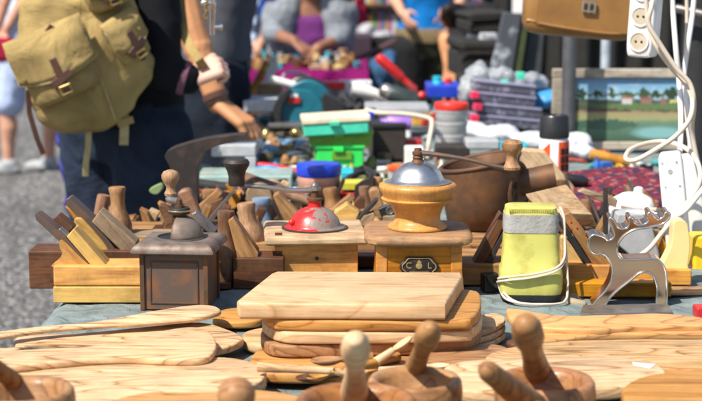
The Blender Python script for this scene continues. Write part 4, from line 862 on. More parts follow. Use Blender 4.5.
# ------------------------------------------------------------------ the crowd of smaller plane parts behind the grinders
random.seed(21)
def wedge_at(x, yb, Y, h, lean, wd, dep, mat, name, label, cat, group):
    pts = [(x, yb), (x + wd, yb), (x + wd + lean, yb - h + wd * .35), (x + lean + wd * .2, yb - h)]
    tag(upr(name, pts, Y, dep, mat, bev=.0018), label, cat, group)
def rowy(Y): return 200.5 + F * ((CZ - HT) * math.cos(TP) - Y * math.sin(TP)) / (Y * math.cos(TP) + (CZ - HT) * math.sin(TP))
wm = [W['tan'], W['greyw'], W['brown'], W['platep'], W['amber'], W['yellowp'], W['tan']]
for (xa, xb, Y, n_, hmin, hmax) in ((84, 182, 2.78, 9, 22, 34), (186, 262, 2.72, 9, 22, 40), (240, 300, 3.02, 8, 18, 34), (300, 392, 3.04, 12, 18, 36), (322, 384, 2.82, 8, 16, 30), (196, 262, 3.06, 9, 18, 36), (150, 205, 3.0, 5, 16, 28), (560, 690, 2.86, 16, 26, 56), (585, 665, 2.60, 11, 20, 44), (196, 268, 2.58, 6, 22, 34), (455, 500, 2.44, 4, 16, 26), (452, 520, 2.52, 6, 14, 26)):
    for i in range(n_):
        x = xa + (xb - xa) * (i + random.uniform(.1, .9)) / n_; Yj = Y + random.uniform(-.05, .05); yb = rowy(Yj); h = random.uniform(hmin, hmax); kd = random.random()
        where = 'in the crowd of planes ' + ('behind the metal grinder' if xb < 270 else 'between the red and the chrome grinder' if xb < 400 else 'beside the lime lamp')
        if kd < .5: wedge_at(x, yb, Yj, h, random.choice([-1, 1]) * random.uniform(8, 24), random.uniform(7, 14), .03, random.choice(wm), 'wooden_wedge', 'worn wooden wedge leaning ' + where, 'wedge', 'wedges ' + where)
        elif kd < .68: wedge_at(x, yb, Yj, h, random.choice([-1, 1]) * random.uniform(10, 24), random.uniform(2.4, 4), .03, random.choice([K['blade'], K['iron'], K['steel']]), 'plane_iron', 'thin plane iron leaning ' + where, 'plane iron', 'irons ' + where)
        elif kd < .86:
            r = random.uniform(5.5, 8); le = random.uniform(-5, 5)
            tag(turned('wooden_grip', (x, yb), (x + le, yb - h), Yj, [(0, r * 1.3), (.2, r * 1.45), (.45, r * 1.05), (.7, r * .85), (.9, r), (1, r * .9)], random.choice([W['tan_z'], W['brn_z'], W['pink_z']])), 'turned wooden handle standing ' + where, 'tool handle', 'handles ' + where)
        else:
            w_ = random.uniform(14, 26); tag(upr('plane_block', [(x, yb), (x + w_, yb), (x + w_ - random.uniform(0, 5), yb - h * .6), (x + random.uniform(0, 4), yb - h * .55)], Yj, .05, random.choice(wm), bev=.002), 'small wooden plane block ' + where, 'plane block', 'plane blocks ' + where)
# ------------------------------------------------------------------ things on the far half of the table
def pxbox(name, x0, x1, y0, y1, Y, dep, mat, parent=None, yaw=0, bev=.003, label=None, cat=None, group=None, tilt=0):
    a = at_y(x0, y0, Y); b = at_y(x1, y1, Y); c = (a + b) / 2; c.y = Y + dep / 2
    Q = (M4.Rotation(R(yaw), 3, 'Z') @ M4.Rotation(R(tilt), 3, 'Y'))
    mb = MB(); mb.box(c, (abs(b.x - a.x), dep, abs(a.z - b.z)), Q)
    o = mb.build(name, mat, parent, bev=bev)
    if label: tag(o, label, cat, group)
    return o
# adze head
L0 = base(190, 215, 2.95)
ad = thing('adze', 'dark iron adze head curving to a point beyond the small planes', 'adze', L0)
upr('adze_head', [(165, 156), (169, 150), (185, 144), (205, 139), (225, 136), (243, 134.5), (246, 136), (243, 140), (225, 144), (212, 148), (204, 155), (199, 166), (197, 185), (197, 228), (172, 228), (172, 185), (170, 168), (166, 160)], 2.93, .045, K['iron'], ad, bev=.004, sm=True, rotfit=False)
# leafy scrap and glass behind crank
o = upr('wood_chip', [(149, 190), (155, 186), (161, 184), (163, 188), (158, 194), (152, 194)], 3.0, .02, plain('dull_green', (.2, .27, .12), .6), bev=.003, sm=True); tag(o, 'small pale green scrap hanging beside the adze', 'scrap')
# pale green glass tray + metal bracket by the reaching hand
o = pxbox('glass_tray', 196, 292, 176, 190, 3.35, .14, plain('green_glass', (.30, .42, .38), .25), bev=.004, label='flat pale green glass tray behind the crank knob', cat='tray')
wb = thing('work_bracket', 'pale grey metal bracket under the reaching hand', 'bracket', base(232, 170, 3.6))
pxbox('bracket_top', 211, 256, 145, 157, 3.6, .10, K['bracketg'], wb, bev=.004)
pxbox('bracket_leg', 245, 256, 157, 178, 3.6, .03, K['bracketg'], wb, bev=.002)
pxbox('bracket_foot', 213, 250, 170, 176, 3.62, .12, K['iron'], wb, bev=.002)
o = tubepx('cable', [(186, 182, 3.3), (215, 186, 3.25), (250, 190, 3.2), (285, 183, 3.3)], .011, K['blackm']); tag(o, 'thick black ribbed hose lying across the pale green glass tray', 'hose')
o = tubepx('plastic_tube', [(248, 165, 3.62), (268, 166, 3.6), (300, 172, 3.55)], .008, K['redgl']); tag(o, 'red plastic tube lying by the metal bracket', 'tube')
o = tubepx('plastic_tube', [(250, 172, 3.55), (270, 169, 3.55), (295, 176, 3.5)], .009, plain('sky_blue_plastic', (.03, .23, .6), .4)); tag(o, 'bright blue plastic tube lying below the red one', 'tube')
o = tubepx('steel_pipe', [(240, 181, 3.35), (300, 177, 3.42), (318, 178, 3.42)], .0085, K['iron']); tag(o, 'dark steel pipe lying behind the planes', 'pipe')
# green boxes
L0 = base(338, 167, 3.75)
def gbox(label, x0, x1, y0, y1, Y, dep, lm, bm_, yaw, lidh, lip=True, tilt=0, word=False):
    root = thing('plastic_box', label, 'box', base((x0 + x1) / 2, y1, Y + dep / 2))
    pxbox('box_body', x0 + 2, x1 - 2, y0 + lidh, y1, Y, dep, bm_, root, yaw, .004, tilt=tilt)
    pxbox('lid', x0, x1, y0, y0 + lidh + .4, Y - .004, dep + .008, lm, root, yaw, .004, tilt=tilt)
    pxbox('catch', (x0 + x1) / 2 - 5, (x0 + x1) / 2 + 5, y0 + lidh - 1, y0 + lidh + 3, Y - .012, .01, bm_, root, yaw, .001, tilt=tilt)
    return root
gbox('bright green plastic box at the bottom of the green pile', 313, 364, 145, 168, 3.70, .12, K['bright'], K['bright'], 4, 4)
pxbox('plaque', 332, 352, 152, 160, 3.695, .004, K['olivep'], bpy.data.objects['plastic_box'], 4, .001)
gbox('olive green plastic box between the mint and the bright green ones', 306, 372, 130, 147, 3.70, .13, K['olivep'], K['olivep'], 3, 5)
gbox('mint green box with a cream lid on top of the green pile', 300, 369, 117, 135, 3.68, .13, K['creamp'], K['mint'], 4, 6, tilt=-3)
# blue lidded jar
L0 = base(319, 195, 3.32); k = S(3.32); M = M_at(L0, 0, k)
def jar(label, cx, y0, y1, Y, r, lidpx, lm, bm_, tiers=1, group=None):
    L0 = base(cx, y1, Y); k = S(Y); M = M_at(L0, 0, k); H = (at_y(cx, y0, Y).z - HT) / k
    root = thing('storage_jar', label, 'jar', L0, group); hb = (H - lidpx) / tiers
    for i in range(tiers):
        mb = MB(M); z = i * hb; mb.lathe([(0, z), (r * .9, z), (r * .94, z + 1), (r * .96, z + hb * .74), (r, z + hb * .78), (r, z + hb - .5), (r * .9, z + hb), (0, z + hb)], n=36); mb.build('jar_body', bm_, root, ang=50)
        if tiers > 1:
            mb = MB(M)
            for q in range(22): 
                a = random.random() * 6.3; rr = random.random() * r * .75; mb.box((rr * math.cos(a), rr * math.sin(a), z + 2 + random.random() * hb * .35), (5, 1.6, 1.6), M4.Rotation(random.random() * 3, 3, 'Z'))
            mb.build('screws', K['brass'], root)
    mb = MB(M); mb.lathe([(0, H - lidpx), (r * 1.03, H - lidpx), (r * 1.05, H - lidpx + 1), (r * 1.05, H - 2), (r * 1.0, H - .4), (r * .85, H), (0, H - .6)], n=40); mb.build('lid', lm, root, ang=50)
    return root
jar('round pink jar with a deep blue lid behind the red domed grinder', 319, 163, 203, 3.12, 21.5, 12, K['bluelid'], K['pinkjar'])
jar('tall clear stacking jar in four tiers with a bright red lid', 451, 102, 158, 3.93, 16.5, 7, K['redlid'], K['frost'], 4)
# spray can
L0 = base(553, 190, 3.22); k = S(3.22); M = M_at(L0, 0, k)
sc_ = thing('spray_can', 'spray can with a black cap and an orange and white label', 'spray can', L0)
H = (at_y(553, 115, 3.22).z - HT) / k
mb = MB(M); mb.lathe([(0, 0), (14.2, 0), (14.8, 1.5), (14.8, H - 26), (13.6, H - 22.5), (0, H - 22.5)], n=40); mb.build('can_body', K['white'], sc_, ang=50)
mb = MB(M); mb.lathe([(0, H - 22), (14.9, H - 22), (15, H - 21), (14.6, H - 1.5), (13.6, H), (12.4, H), (12, H - 1.2), (0, H - 1.2)], n=40); mb.build('cap', K['black'], sc_, ang=50)
def wrap(name, a0, a1, z0, z1, mat, top=None):
    mb = MB(M); n = 16; r = 15.02
    A = [R(a0 + (a1 - a0) * i / n) for i in range(n + 1)]
    zt = [z1 if top is None else z1 + (top - z1) * i / n for i in range(n + 1)]
    mb.rings([[(r * math.cos(a), r * math.sin(a), z0) for a in A], [(r * math.cos(a), r * math.sin(a), z) for a, z in zip(A, zt)]], caps=False, closed=False)
    return mb.build(name, mat, sc_)
wrap('orange_label', -80, 60, 0, H - 25.5, K['orange'])
wrap('orange_stripe', -176, -112, H - 42, H - 40, K['orange'], H - 26)
wrap('orange_stripe', -176, -150, H - 50, H - 46, K['orange'], H - 42)
for i in range(4):
    mb = MB(M)
    for q in (0, 1): 
        a = R(-62 + 24 * q); mb.box((15.1 * math.cos(a), 15.1 * math.sin(a), H - 35 - i * 8), (.8, 4.6, 6.4), M4.Rotation(a, 3, 'Z'))
    mb.build('label_mark', K['blackm'], sc_)
o = turned('tool_grip', (564, 178), (588, 182), 3.1, [(0, 5), (.2, 5.6), (.8, 5.4), (1, 3.5)], K['black'], n=20); tag(o, 'black rubber tool grip lying beside the spray can', 'tool grip')
# mallet / trowel with cloth
tr = thing('hand_tool', 'wooden handled tool with a pale steel ferrule lying behind the spray can', 'hand tool', base(612, 165, 3.75))
turned('handle', (590, 154), (634, 163), 3.75, [(0, 4.6), (.1, 5.6), (.5, 5), (.9, 5.4), (1, 4.5)], W['amber'], tr)
turned('ferrule', (634, 163), (650, 167), 3.75, [(0, 3.5), (.5, 2.6), (.9, 1.6), (1, 1)], K['offw'], tr)
def crumple(name, ells, mat, label, cat, amp=.03, vox=.006, seed=1, scale=.05):
    mb = MB()
    for (x, y, Y, rx, ry, rz) in ells:
        k = S(Y); mb.ell(at_y(x, y, Y), (rx * k, ry * k, rz * k), 20, 14)
    o = mb.build(name, mat, remesh=vox, smooth=2, disp=(scale, amp)); return tag(o, label, cat)
crumple('plastic_bag', [(572, 146, 3.9, 22, 18, 14), (586, 152, 3.85, 12, 12, 7)], K['whitec'] if 'whitec' in K else C['whitec'], 'crumpled white cloth bag between the spray can and the wooden handled tool', 'cloth bag')
crumple('cloth_roll', [(470, 130, 4.2, 22, 25, 8), (500, 134, 4.15, 26, 25, 9), (530, 140, 4.1, 20, 22, 9)], C['whitec'], 'crumpled white cloth under the pile of smoky plastic cases', 'cloth', scale=.06)
crumple('blue_bag', [(545, 98, 4.6, 16, 20, 9), (530, 108, 4.6, 10, 16, 8), (556, 104, 4.6, 8, 12, 7)], K['bluebag'], 'crumpled blue plastic bag behind the plastic case pile', 'plastic bag')
# smoky plastic cases
for i in range(4):
    y1 = 128 - i * 11.5; x0 = 470 + (i % 2) * 3; lab = ['lowest smoky plastic case in the pile beside the red lidded jar', 'second lowest smoky plastic case in the pile with a red latch', 'second highest smoky plastic case in the pile with a red latch', 'topmost smoky plastic case in the pile under the clear bag'][i]
    root = thing('plastic_case', lab, 'case', base(505, y1, 4.5))
    pxbox('case_body', x0, x0 + 68 - i * 2, y1 - 10, y1, 4.5, .17, K['casegr'], root, 10 - i * 2, .006, tilt=6)
    pxbox('case_lid', x0 - .6, x0 + 68.6 - i * 2, y1 - 11, y1 - 8, 4.496, .178, plain('smoky_lid', (.28, .27, .38), .2), root, 10 - i * 2, .004, tilt=6)
    if i < 3: pxbox('latch', x0 + 1, x0 + 9, y1 - 13, y1 - 6, 4.47, .03, plain('pink_red_plastic', (.70, .03, .09), .4), root, 8, .003, tilt=6)
crumple('plastic_bag', [(478, 76, 4.62, 13, 18, 11), (500, 76, 4.62, 16, 20, 8), (525, 80, 4.62, 20, 20, 9), (466, 92, 4.6, 7, 14, 18), (540, 84, 4.62, 9, 12, 6)], K['clearbag'], 'crumpled clear plastic bag covering the top of the smoky cases', 'plastic bag', amp=.05, scale=.045)
for i, (x, y) in enumerate(((505, 84), (521, 76), (512, 87))):
    o = pxbox('bottle_cap', x - 4, x + 4, y - 4, y + 4, 4.52, .02, K['mint'], bev=.004, label=['turquoise cap inside the clear bag, nearest the bag top knot', 'turquoise cap inside the clear bag, highest of the three', 'turquoise cap inside the clear bag, lowest of the three'][i], cat='cap')
# black tool case, bottle, tray frame
tb = thing('tool_case', 'dark open case standing before the purple bottle', 'case', base(388, 158, 3.85))
pxbox('case_body', 371, 404, 127, 160, 3.85, .12, plain('dark_brown_case', (.05, .04, .036), .6), tb, 5, .004)
pxbox('case_edge', 370, 405, 124, 128, 3.845, .13, K['blackm'], tb, 5, .002)
pb = thing('purple_bottle', 'purple plastic bottle lying on its side over the dark case', 'bottle', at_y(398, 126, 3.9))
turned('bottle', (387, 122), (411, 124), 3.9, [(0, 5.5), (.06, 6.6), (.9, 6.6), (1, 5.6)], K['purple'], pb)
turned('cap', (380, 121), (387, 122), 3.9, [(0, 2.8), (.8, 3), (1, 4)], K['purple'], pb)
wf = thing('wire_frame', 'pale tubular metal frame bent around the purple bottle', 'metal frame', at_y(400, 130, 4.0))
tubepx('frame_tube', [(366, 110, 4.1), (380, 113, 4.05), (405, 114, 4.0), (428, 118, 3.9), (432, 124, 3.85), (429, 142, 3.8), (428, 158, 3.8)], .006, K['cable'], wf)
o = pxbox('metal_tray', 365, 430, 108, 114, 4.35, .2, K['greyp'], bev=.004, label='pale metal tray lying behind the purple bottle', cat='tray')
# angle grinder, red grip tool
ag = thing('angle_grinder', 'dark green and black angle grinder lying behind the tray', 'power tool', base(405, 112, 4.75))
turned('motor_body', (388, 92), (426, 106), 4.6, [(0, 7), (.1, 9), (.5, 9.5), (.75, 8.5), (1, 7.5)], K['dgreen'], ag)
turned('gear_head', (380, 88), (390, 93), 4.6, [(0, 4), (.3, 7.5), (1, 8)], K['steel'], ag)
turned('red_cap', (421, 97), (424, 92), 4.58, [(0, 4), (.7, 4), (1, 2)], K['redgl'], ag)
rd = thing('disc_sander', 'red handled tool with a round maroon disc standing behind the angle grinder', 'power tool', base(412, 112, 4.9))
turned('handle', (402, 78), (377, 56), 4.9, [(0, 4), (.15, 5), (.8, 5.4), (.95, 4.6), (1, 3)], K['redgl'], rd)
turned('disc', (415, 92), (417, 90), 4.85, [(0, 11), (.5, 12), (1, 11)], plain('maroon_disc', (.20, .05, .045), .5), rd)
turned('stem', (400, 76), (415, 90), 4.9, [(0, 3), (1, 4)], K['redgl'], rd)
o = turned('white_lamp', (352, 88), (392, 98), 4.75, [(0, 7), (.2, 8), (.6, 5), (1, 7)], K['offw'], n=20); tag(o, 'pale grey plastic hand tool lying between the saw and the angle grinder', 'hand tool')
o = pxbox('blue_box', 428, 462, 86, 98, 4.75, .2, K['bluelid'], bev=.004, label='flat blue plastic box behind the red lidded jar', cat='box')
jar('little turquoise bottle standing on the blue plastic box', 437, 76, 92, 4.85, 4.5, 4, K['tealb'], K['tealb'])
jar('little dark red bottle standing on the blue plastic box', 448, 78, 92, 4.85, 3.4, 4, K['redgl'], K['redgl'])
# circular saw
cs = thing('circular_saw', 'teal circular saw with a dark blade guard on the far end of the table', 'power tool', base(310, 126, 4.6))
upr('upper_housing', [(288, 100), (292, 86), (306, 80), (320, 84), (330, 94), (336, 104), (330, 110)], 4.56, .10, K['teal'], cs, bev=.01, sm=True)
upr('motor_vent', [(322, 96), (334, 98), (344, 108), (340, 122), (326, 122)], 4.50, .08, K['blackm'], cs, bev=.006, sm=True)
turned('motor', (285, 104), (340, 112), 4.6, [(0, 12), (.1, 15), (.55, 15), (.7, 12), (1, 11)], K['teal'], cs)
turned('motor_cap', (338, 112), (348, 114), 4.6, [(0, 10), (.4, 11), (1, 8)], K['black'], cs)
upr('blade_guard', [(276, 122), (277, 108), (284, 96), (296, 90), (312, 92), (322, 102), (326, 116), (324, 126), (278, 128)], 4.52, .03, K['teal'], cs, bev=.006, sm=True)
upr('blade_cover', [(271, 124), (273, 108), (280, 95), (288, 89), (291, 92), (284, 103), (281, 116), (281, 126)], 4.50, .05, K['blackm'], cs, bev=.003, sm=True)
tubepx('handle', [(286, 88, 4.6), (300, 80, 4.6), (318, 84, 4.6), (332, 98, 4.6), (340, 108, 4.6)], .014, K['black'], cs)
tubepx('front_grip', [(270, 79, 4.58), (282, 82, 4.58), (296, 86, 4.58)], .012, K['offw'], cs)
tubepx('power_cord', [(282, 80, 4.7), (286, 73, 4.75), (300, 73, 4.8), (316, 82, 4.75), (324, 92, 4.7)], .005, K['greyp'], cs)
upr('base_plate', [(268, 124), (350, 124), (350, 128), (268, 128)], 4.45, .16, K['steel'], cs)
pxbox('badge', 288, 300, 97, 103, 4.512, .006, K['redgl'], cs, 0, .001); pxbox('badge', 290, 298, 94, 98, 4.512, .006, K['white'], cs, 0, .001)
# axe leaning by the charcoal shirt
ax = thing('hatchet', 'hatchet with a pale wooden handle leaning on the far end of the table', 'hatchet', base(255, 108, 4.95))
turned('handle', (242, 108), (268, 62), 4.9, [(0, 4), (.2, 3.4), (.8, 3.6), (1, 4.6)], W['amber'], ax)
upr('hatchet_head', [(262, 64), (277, 61), (279, 68), (268, 84), (263, 84), (266, 72)], 4.89, .02, K['offw'], ax, bev=.002)
o = pxbox('cardboard_box', 256, 282, 84, 104, 4.95, .12, K['cardb'], bev=.002, label='small brown cardboard box beside the teal saw', cat='box')
o = pxbox('paper_sheet', 243, 276, 101, 112, 4.6, .2, C['whitec'], bev=.002, label='white folded cloth lying before the cardboard box', cat='cloth')
o = pxbox('white_sheet', 338, 372, 82, 98, 4.95, .1, C['whitec'], bev=.004, label='white folded cloth behind the teal saw cord', cat='cloth')
o = pxbox('red_case', 322, 345, 82, 90, 4.93, .05, K['redgl'], bev=.004, label='red and white packet lying behind the saw handle', cat='packet')
# brass oddments: countable trinkets beside the green boxes
random.seed(11)
cols = [K['brass'], K['steel'], K['offw'], K['iron'], W['tan'], plain('verdigris', (.16, .17, .06), .6), plain('pale_blue_bits', (.12, .3, .5), .4)]
def oddment(x, y, label, mat, kind, r):
    P = at_z(x, y, HT + .012); k = S(P.y); mb = MB(M4.Translation((P.x, P.y, HT)) @ M4.Rotation(random.random() * 6.3, 4, 'Z') @ M4.Scale(k, 4))
    if kind == 'ring':
        mb.tube([(r * math.cos(a), r * math.sin(a), 2) for a in [i * math.pi / 6 for i in range(13)]], r * .28, 6, 2)
    elif kind == 'key': mb.tube([(-r * 1.4, 0, 2), (0, .5, 2.4), (r * 1.2, 0, 2)], [r * .5, r * .22, r * .3], 8, 4)
    elif kind == 'socket': mb.lathe([(0, 0), (r * .7, 0), (r * .75, r * .4), (r * .55, r), (r * .3, r * 1.4), (0, r * 1.5)], n=16)
    else: mb.rings([[(sx * a, sy * a * .6, z) for sx, sy in ((-1, -1), (1, -1), (1, 1), (-1, 1))] for a, z in ((r, 0), (r * 1.05, r * .3), (r * .8, r * .7))])
    return tag(mb.build(name_of[kind], mat, ang=50), label, {'ring': 'ring', 'key': 'spanner', 'socket': 'fitting', 'block': 'metal block'}[kind])
name_of = {'ring': 'metal_ring', 'key': 'spanner', 'socket': 'pipe_fitting', 'block': 'metal_block'}
zones = [(268, 148, 'among the brass oddments between the hand and the green boxes'), (400, 172, 'scattered behind the chrome grinder dome'), (220, 192, 'on the cloth near the adze')]
grp = {'ring': 'loose metal rings', 'key': 'loose spanners', 'socket': 'loose pipe fittings', 'block': 'loose metal blocks'}
for zx, zy, zl in zones:
    n = 85 if zx == 268 else 24
    for i in range(n):
        kd = random.choice(['ring', 'key', 'socket', 'block', 'socket'])
        if zx == 268: x, y = random.uniform(252, 312), random.uniform(122, 168)
        elif zx == 400: x, y = random.uniform(345, 440), random.uniform(158, 196)
        else: x, y = random.uniform(196, 330), random.uniform(180, 204)
        o = oddment(x, y, {'ring': 'loose ring', 'key': 'loose spanner', 'socket': 'small fitting', 'block': 'small metal block'}[kd] + ' lying ' + zl, random.choice(cols), kd, random.uniform(4, 9.5))
        o['group'] = grp[kd] + ' ' + zl
o = MB(); k = S(4.1); o.ell(at_y(296, 133, 4.05), (6 * k, 6 * k, 5.5 * k), 20, 14); o = o.build('brass_knob', K['brass']); tag(o, 'round polished brass door knob among the oddments', 'knob')
o = tubepx('cable', [(340, 186, 3.3), (352, 176, 3.35), (365, 172, 3.4), (372, 180, 3.35), (360, 190, 3.3), (350, 182, 3.35), (362, 168, 3.45), (378, 176, 3.4)], .007, K['blackm']); tag(o, 'tangle of black cable behind the iron bracket', 'cable')
o = pxbox('turquoise_box', 341, 354, 172, 188, 3.35, .08, K['tealb'], bev=.004, label='turquoise plastic block beside the blue lidded jar', cat='plastic block')
o = pxbox('orange_grip', 388, 408, 166, 172, 3.4, .03, K['orange'], bev=.004, label='orange plastic grip behind the chrome dome', cat='grip')
o = pxbox('yellow_ruler', 340, 400, 183, 190, 3.2, .06, plain('yellow_plastic', (.55, .5, .05), .5), bev=.001, label='dull yellow strip lying behind the iron bracket', cat='ruler')
o = pxbox('red_folder', 330, 372, 193, 197, 3.2, .1, K['redgl'], bev=.002, label='flat red strip lying under the yellow one', cat='folder')
o = pxbox('white_block', 405, 424, 148, 172, 3.6, .06, K['offw'], bev=.004, label='pale plastic block standing behind the chrome dome post', cat='plastic block')
crumple('white_cover', [(345, 94, 5.02, 16, 14, 8), (372, 96, 5.0, 18, 14, 7), (328, 90, 5.03, 14, 12, 8)], C['whitec'], 'crumpled white sheet heaped between the teal saw and the angle grinder', 'cloth', amp=.03)
crumple('dark_cable_heap', [(345, 104, 4.8, 14, 12, 9), (358, 108, 4.75, 12, 12, 8)], K['blackm'], 'heap of dark cable behind the mint green box', 'cable heap', amp=.05, scale=.025)
o = pxbox('dark_gap_filler', 612, 700, 166, 196, 3.95, .15, K['blackm'], bev=.004, label='black block added to darken the gap under the painting frame', cat='box')  # added block, its black colour stands in for the dark gap here
o = pxbox('red_tin', 402, 422, 140, 150, 3.9, .06, K['redgl'], bev=.004, label='small red tin beside the dark open case', cat='tin')
o = pxbox('blue_block', 366, 374, 113, 124, 4.0, .04, K['bluelid'], bev=.004, label='small blue block standing beside the mint green box', cat='block')
o = turned('grey_flask', (372, 128), (372, 108), 4.3, [(0, 6), (.6, 6), (.8, 4), (1, 4)], K['iron']); tag(o, 'small dark grey flask behind the purple bottle', 'flask')
# white meshy things behind iron pot
for i, (x0, x1, y0, y1, c, lab, cat) in enumerate([(466, 500, 140, 150, K['greyp'], 'grey plastic lid lying behind the iron pot rim', 'lid'), (500, 528, 144, 160, K['tealb'], 'dull turquoise box behind the turned crank knob', 'box'), (436, 470, 146, 160, K['iron'], 'dark metal tin at the foot of the tiered jar', 'tin')]):
    pxbox('plastic_tin', x0, x1, y0, y1, 3.7, .08, c, bev=.006, label=lab, cat=cat)
# patterned cloth + plate
o = slab('patterned_rug', [(552, 176), (580, 168), (640, 165), (668, 178), (668, 200), (610, 204), (560, 200)], HT + .05, .045, C['rug'], 'red patterned rug folded behind the wooden planes', 'rug', tilt=(0, .18), bev=.015)
pt = at_z(622, 193, HT + .03); mb = MB(); k = S(pt.y); mb.lathe([(0, 0), (18 * k, 0), (30 * k, 5 * k), (32 * k, 6 * k), (30 * k, 6.4 * k), (18 * k, 1.5 * k), (0, 1.2 * k)], pt, (0, -.25, 1), 48)
o = mb.build('china_plate', plain('blue_white_china', (.05, .10, .5), .2, scale=90, col2=(.75, .78, .85), thr=(.48, .55)), ang=70); tag(o, 'blue and white china plate lying on the red rug', 'plate')
# white appliance with bow
apn = thing('white_mixer', 'small white plastic appliance with a stub handle behind the moose antlers', 'appliance', base(632, 225, 2.75))
M = M4.Translation(at_y(632, 210, 2.68)) @ M4.Scale(S(2.68), 4)
mb = MB(M); mb.lathe([(0, -16), (18, -16), (22, -10), (23, 2), (19, 12), (10, 17), (0, 18)], n=32); mb.build('shell', K['white'], apn, ang=60)
mb = MB(M); mb.lathe([(0, 16), (5, 17), (4.5, 22), (2, 23.5), (0, 23.5)], (6, 0, 0), n=18); mb.build('knob', K['white'], apn)
mb = MB(M); mb.tube([(-14, -18, 8), (-2, -23, 6), (10, -24, 4), (24, -20, 3)], 2.6, 8); mb.build('grip', K['cable'], apn)
mb = MB(M); mb.lathe([(0, -40), (15, -40), (15, -16), (0, -16)], n=24); mb.build('stand', K['offw'], apn)
# ------------------------------------------------------------------ painting, posts, bag, power strips, cables
Yp = 4.05
pn = thing('framed_painting', 'landscape painting with a pond in a plain pale frame leaning at the table edge', 'painting', base(632, 150, Yp))
x0, x1, yt, yb = 553, 742, 69, 150
def fr(xa, xb, ya, yb_, d0=0, dep=.022): return pxbox('frame', xa, xb, ya, yb_, Yp + d0, dep, W['greyfr'], pn, 0, .003)
W['greyfr'] = wood('pale_frame_wood', (.50, .43, .34), (.44, .37, .28), (.3, .22, .15), rough=.6, fig=.3)
fr(x0, x1, yt, yt + 9); fr(x0, x1, yb - 8, yb); fr(x0, x0 + 22, yt + 9.1, yb - 8.1); fr(x1 - 22, x1, yt + 9.1, yb - 8.1)
a = at_y(x0 + 22.2, yt + 9.2, Yp + .01); b = at_y(x1 - 22.2, yb - 8.2, Yp + .01)
mb = MB(); mb.box(((a.x + b.x) / 2, Yp + .013, (a.z + b.z) / 2), (b.x - a.x, .006, a.z - b.z)); hh = a.z - b.z
mb.build('canvas', picture(), pn, org=None)
cv = bpy.data.objects['canvas']; off = V(((a.x + b.x) / 2, Yp + .013, b.z)) - ORG[pn.name]
for v in cv.data.vertices: v.co -= off
cv.location = off
print('CANVAS_H', hh, b.x - a.x)
# little painted houses and field on the canvas: thin relief paint
def post(label, px, w_, Y, z0, z1, mat):
    X = (px - 351) / F * (Y * math.cos(TP)); mb = MB(); mb.lathe([(0, z0), (w_ / 2, z0), (w_ / 2, z1), (0, z1)], (X, Y, 0), n=18); return tag(mb.build('stall_post', mat), label, 'post')
post('dark square metal stall post before the painting frame', 571.5, .036, 3.98, HT, 1.62, K['post'])
post('thin pale blue grey post behind the tan leather bag', 608, .028, 4.6, HT, 1.75, K['postl'])
post('thick dark post behind the hanging white cables at the picture edge', 702, .07, 3.3, HT, 1.6, K['blackm'])
o = tubepx('clamp_bar', [(676, 8, 3.25), (690, 11, 3.24), (720, 18, 3.22)], .009, K['steel'], sub=2); tag(o, 'short steel bar clamped to the thick dark post', 'bar')
# leather bag
Yb = 3.35; k = S(Yb, 1.2)
bgc = at_y(578, 18, Yb)
lb = thing('leather_bag', 'tan leather shoulder bag with a silver buckle hanging from the stall rail', 'bag', V((bgc.x, Yb, at_y(578, 38, Yb).z)))
mb = MB(); M = M4.Translation(bgc) @ M4.Rotation(R(5), 4, 'Y') @ M4.Scale(k, 4)
mb = MB(M); mb.srect([((0, 0, -19), 40, 12), ((0, 0, -18), 47, 17), ((0, 0, -14), 53, 21), ((0, 0, -8), 55, 22), ((0, 0, 12), 56, 22), ((0, 0, 40), 54, 18), ((0, 0, 54), 48, 10)], 6, 48); mb.build('bag_body', K['leather'], lb, ang=60)
mb = MB(M); mb.tube([(-46, -15, -12), (-52, -18, -6), (-30, -23, -9), (0, -24, -11), (30, -23, -12), (52, -18, -10)], 1.5, 8); mb.build('piping', K['leather'], lb)
mb = MB(M); mb.tube([(-54, -12, 40), (-54, -14, 10), (-50, -16, -4)], 1.5, 8); mb.build('piping', K['leather'], lb)
mb = MB(M); mb.prism([(-44, -22.4, 52), (-46, -22.4, -7), (-42, -22.4, -9.5), (48, -22.4, -11.5), (51, -22.4, -9), (51, -22.4, 52)], (0, 1.6, 0)); fl = mb.build('flap', K['leather'], lb, bev=.002)
mb = MB(M)
for (cx, cz, dx, dz) in ((6, 17, 13, 2), (6, 8, 13, 2), (0, 12.5, 2, 8), (12, 12.5, 2, 8), (6, 12.5, 1.8, 8)): mb.box((cx, -25, cz), (dx, 2, dz))
mb.build('buckle', K['chrome'], lb, bev=.0008)
mb = MB(M); mb.tube([(-50, 0, 46), (-44, 0, 110), (0, 0, 150), (44, 0, 110), (50, 0, 46)], 3, 8); mb.build('strap', K['leather'], lb)
mb = MB()
P0 = at_y(578, -55, Yb + .0)
mb.tube([V((.33, Yb, P0.z)), V((.62, Yb, P0.z)), V((1.0, Yb, P0.z))], .015, 12, 1); tag(mb.build('stall_rail', K['post']), 'round metal stall rail above the hanging leather bag', 'rail')
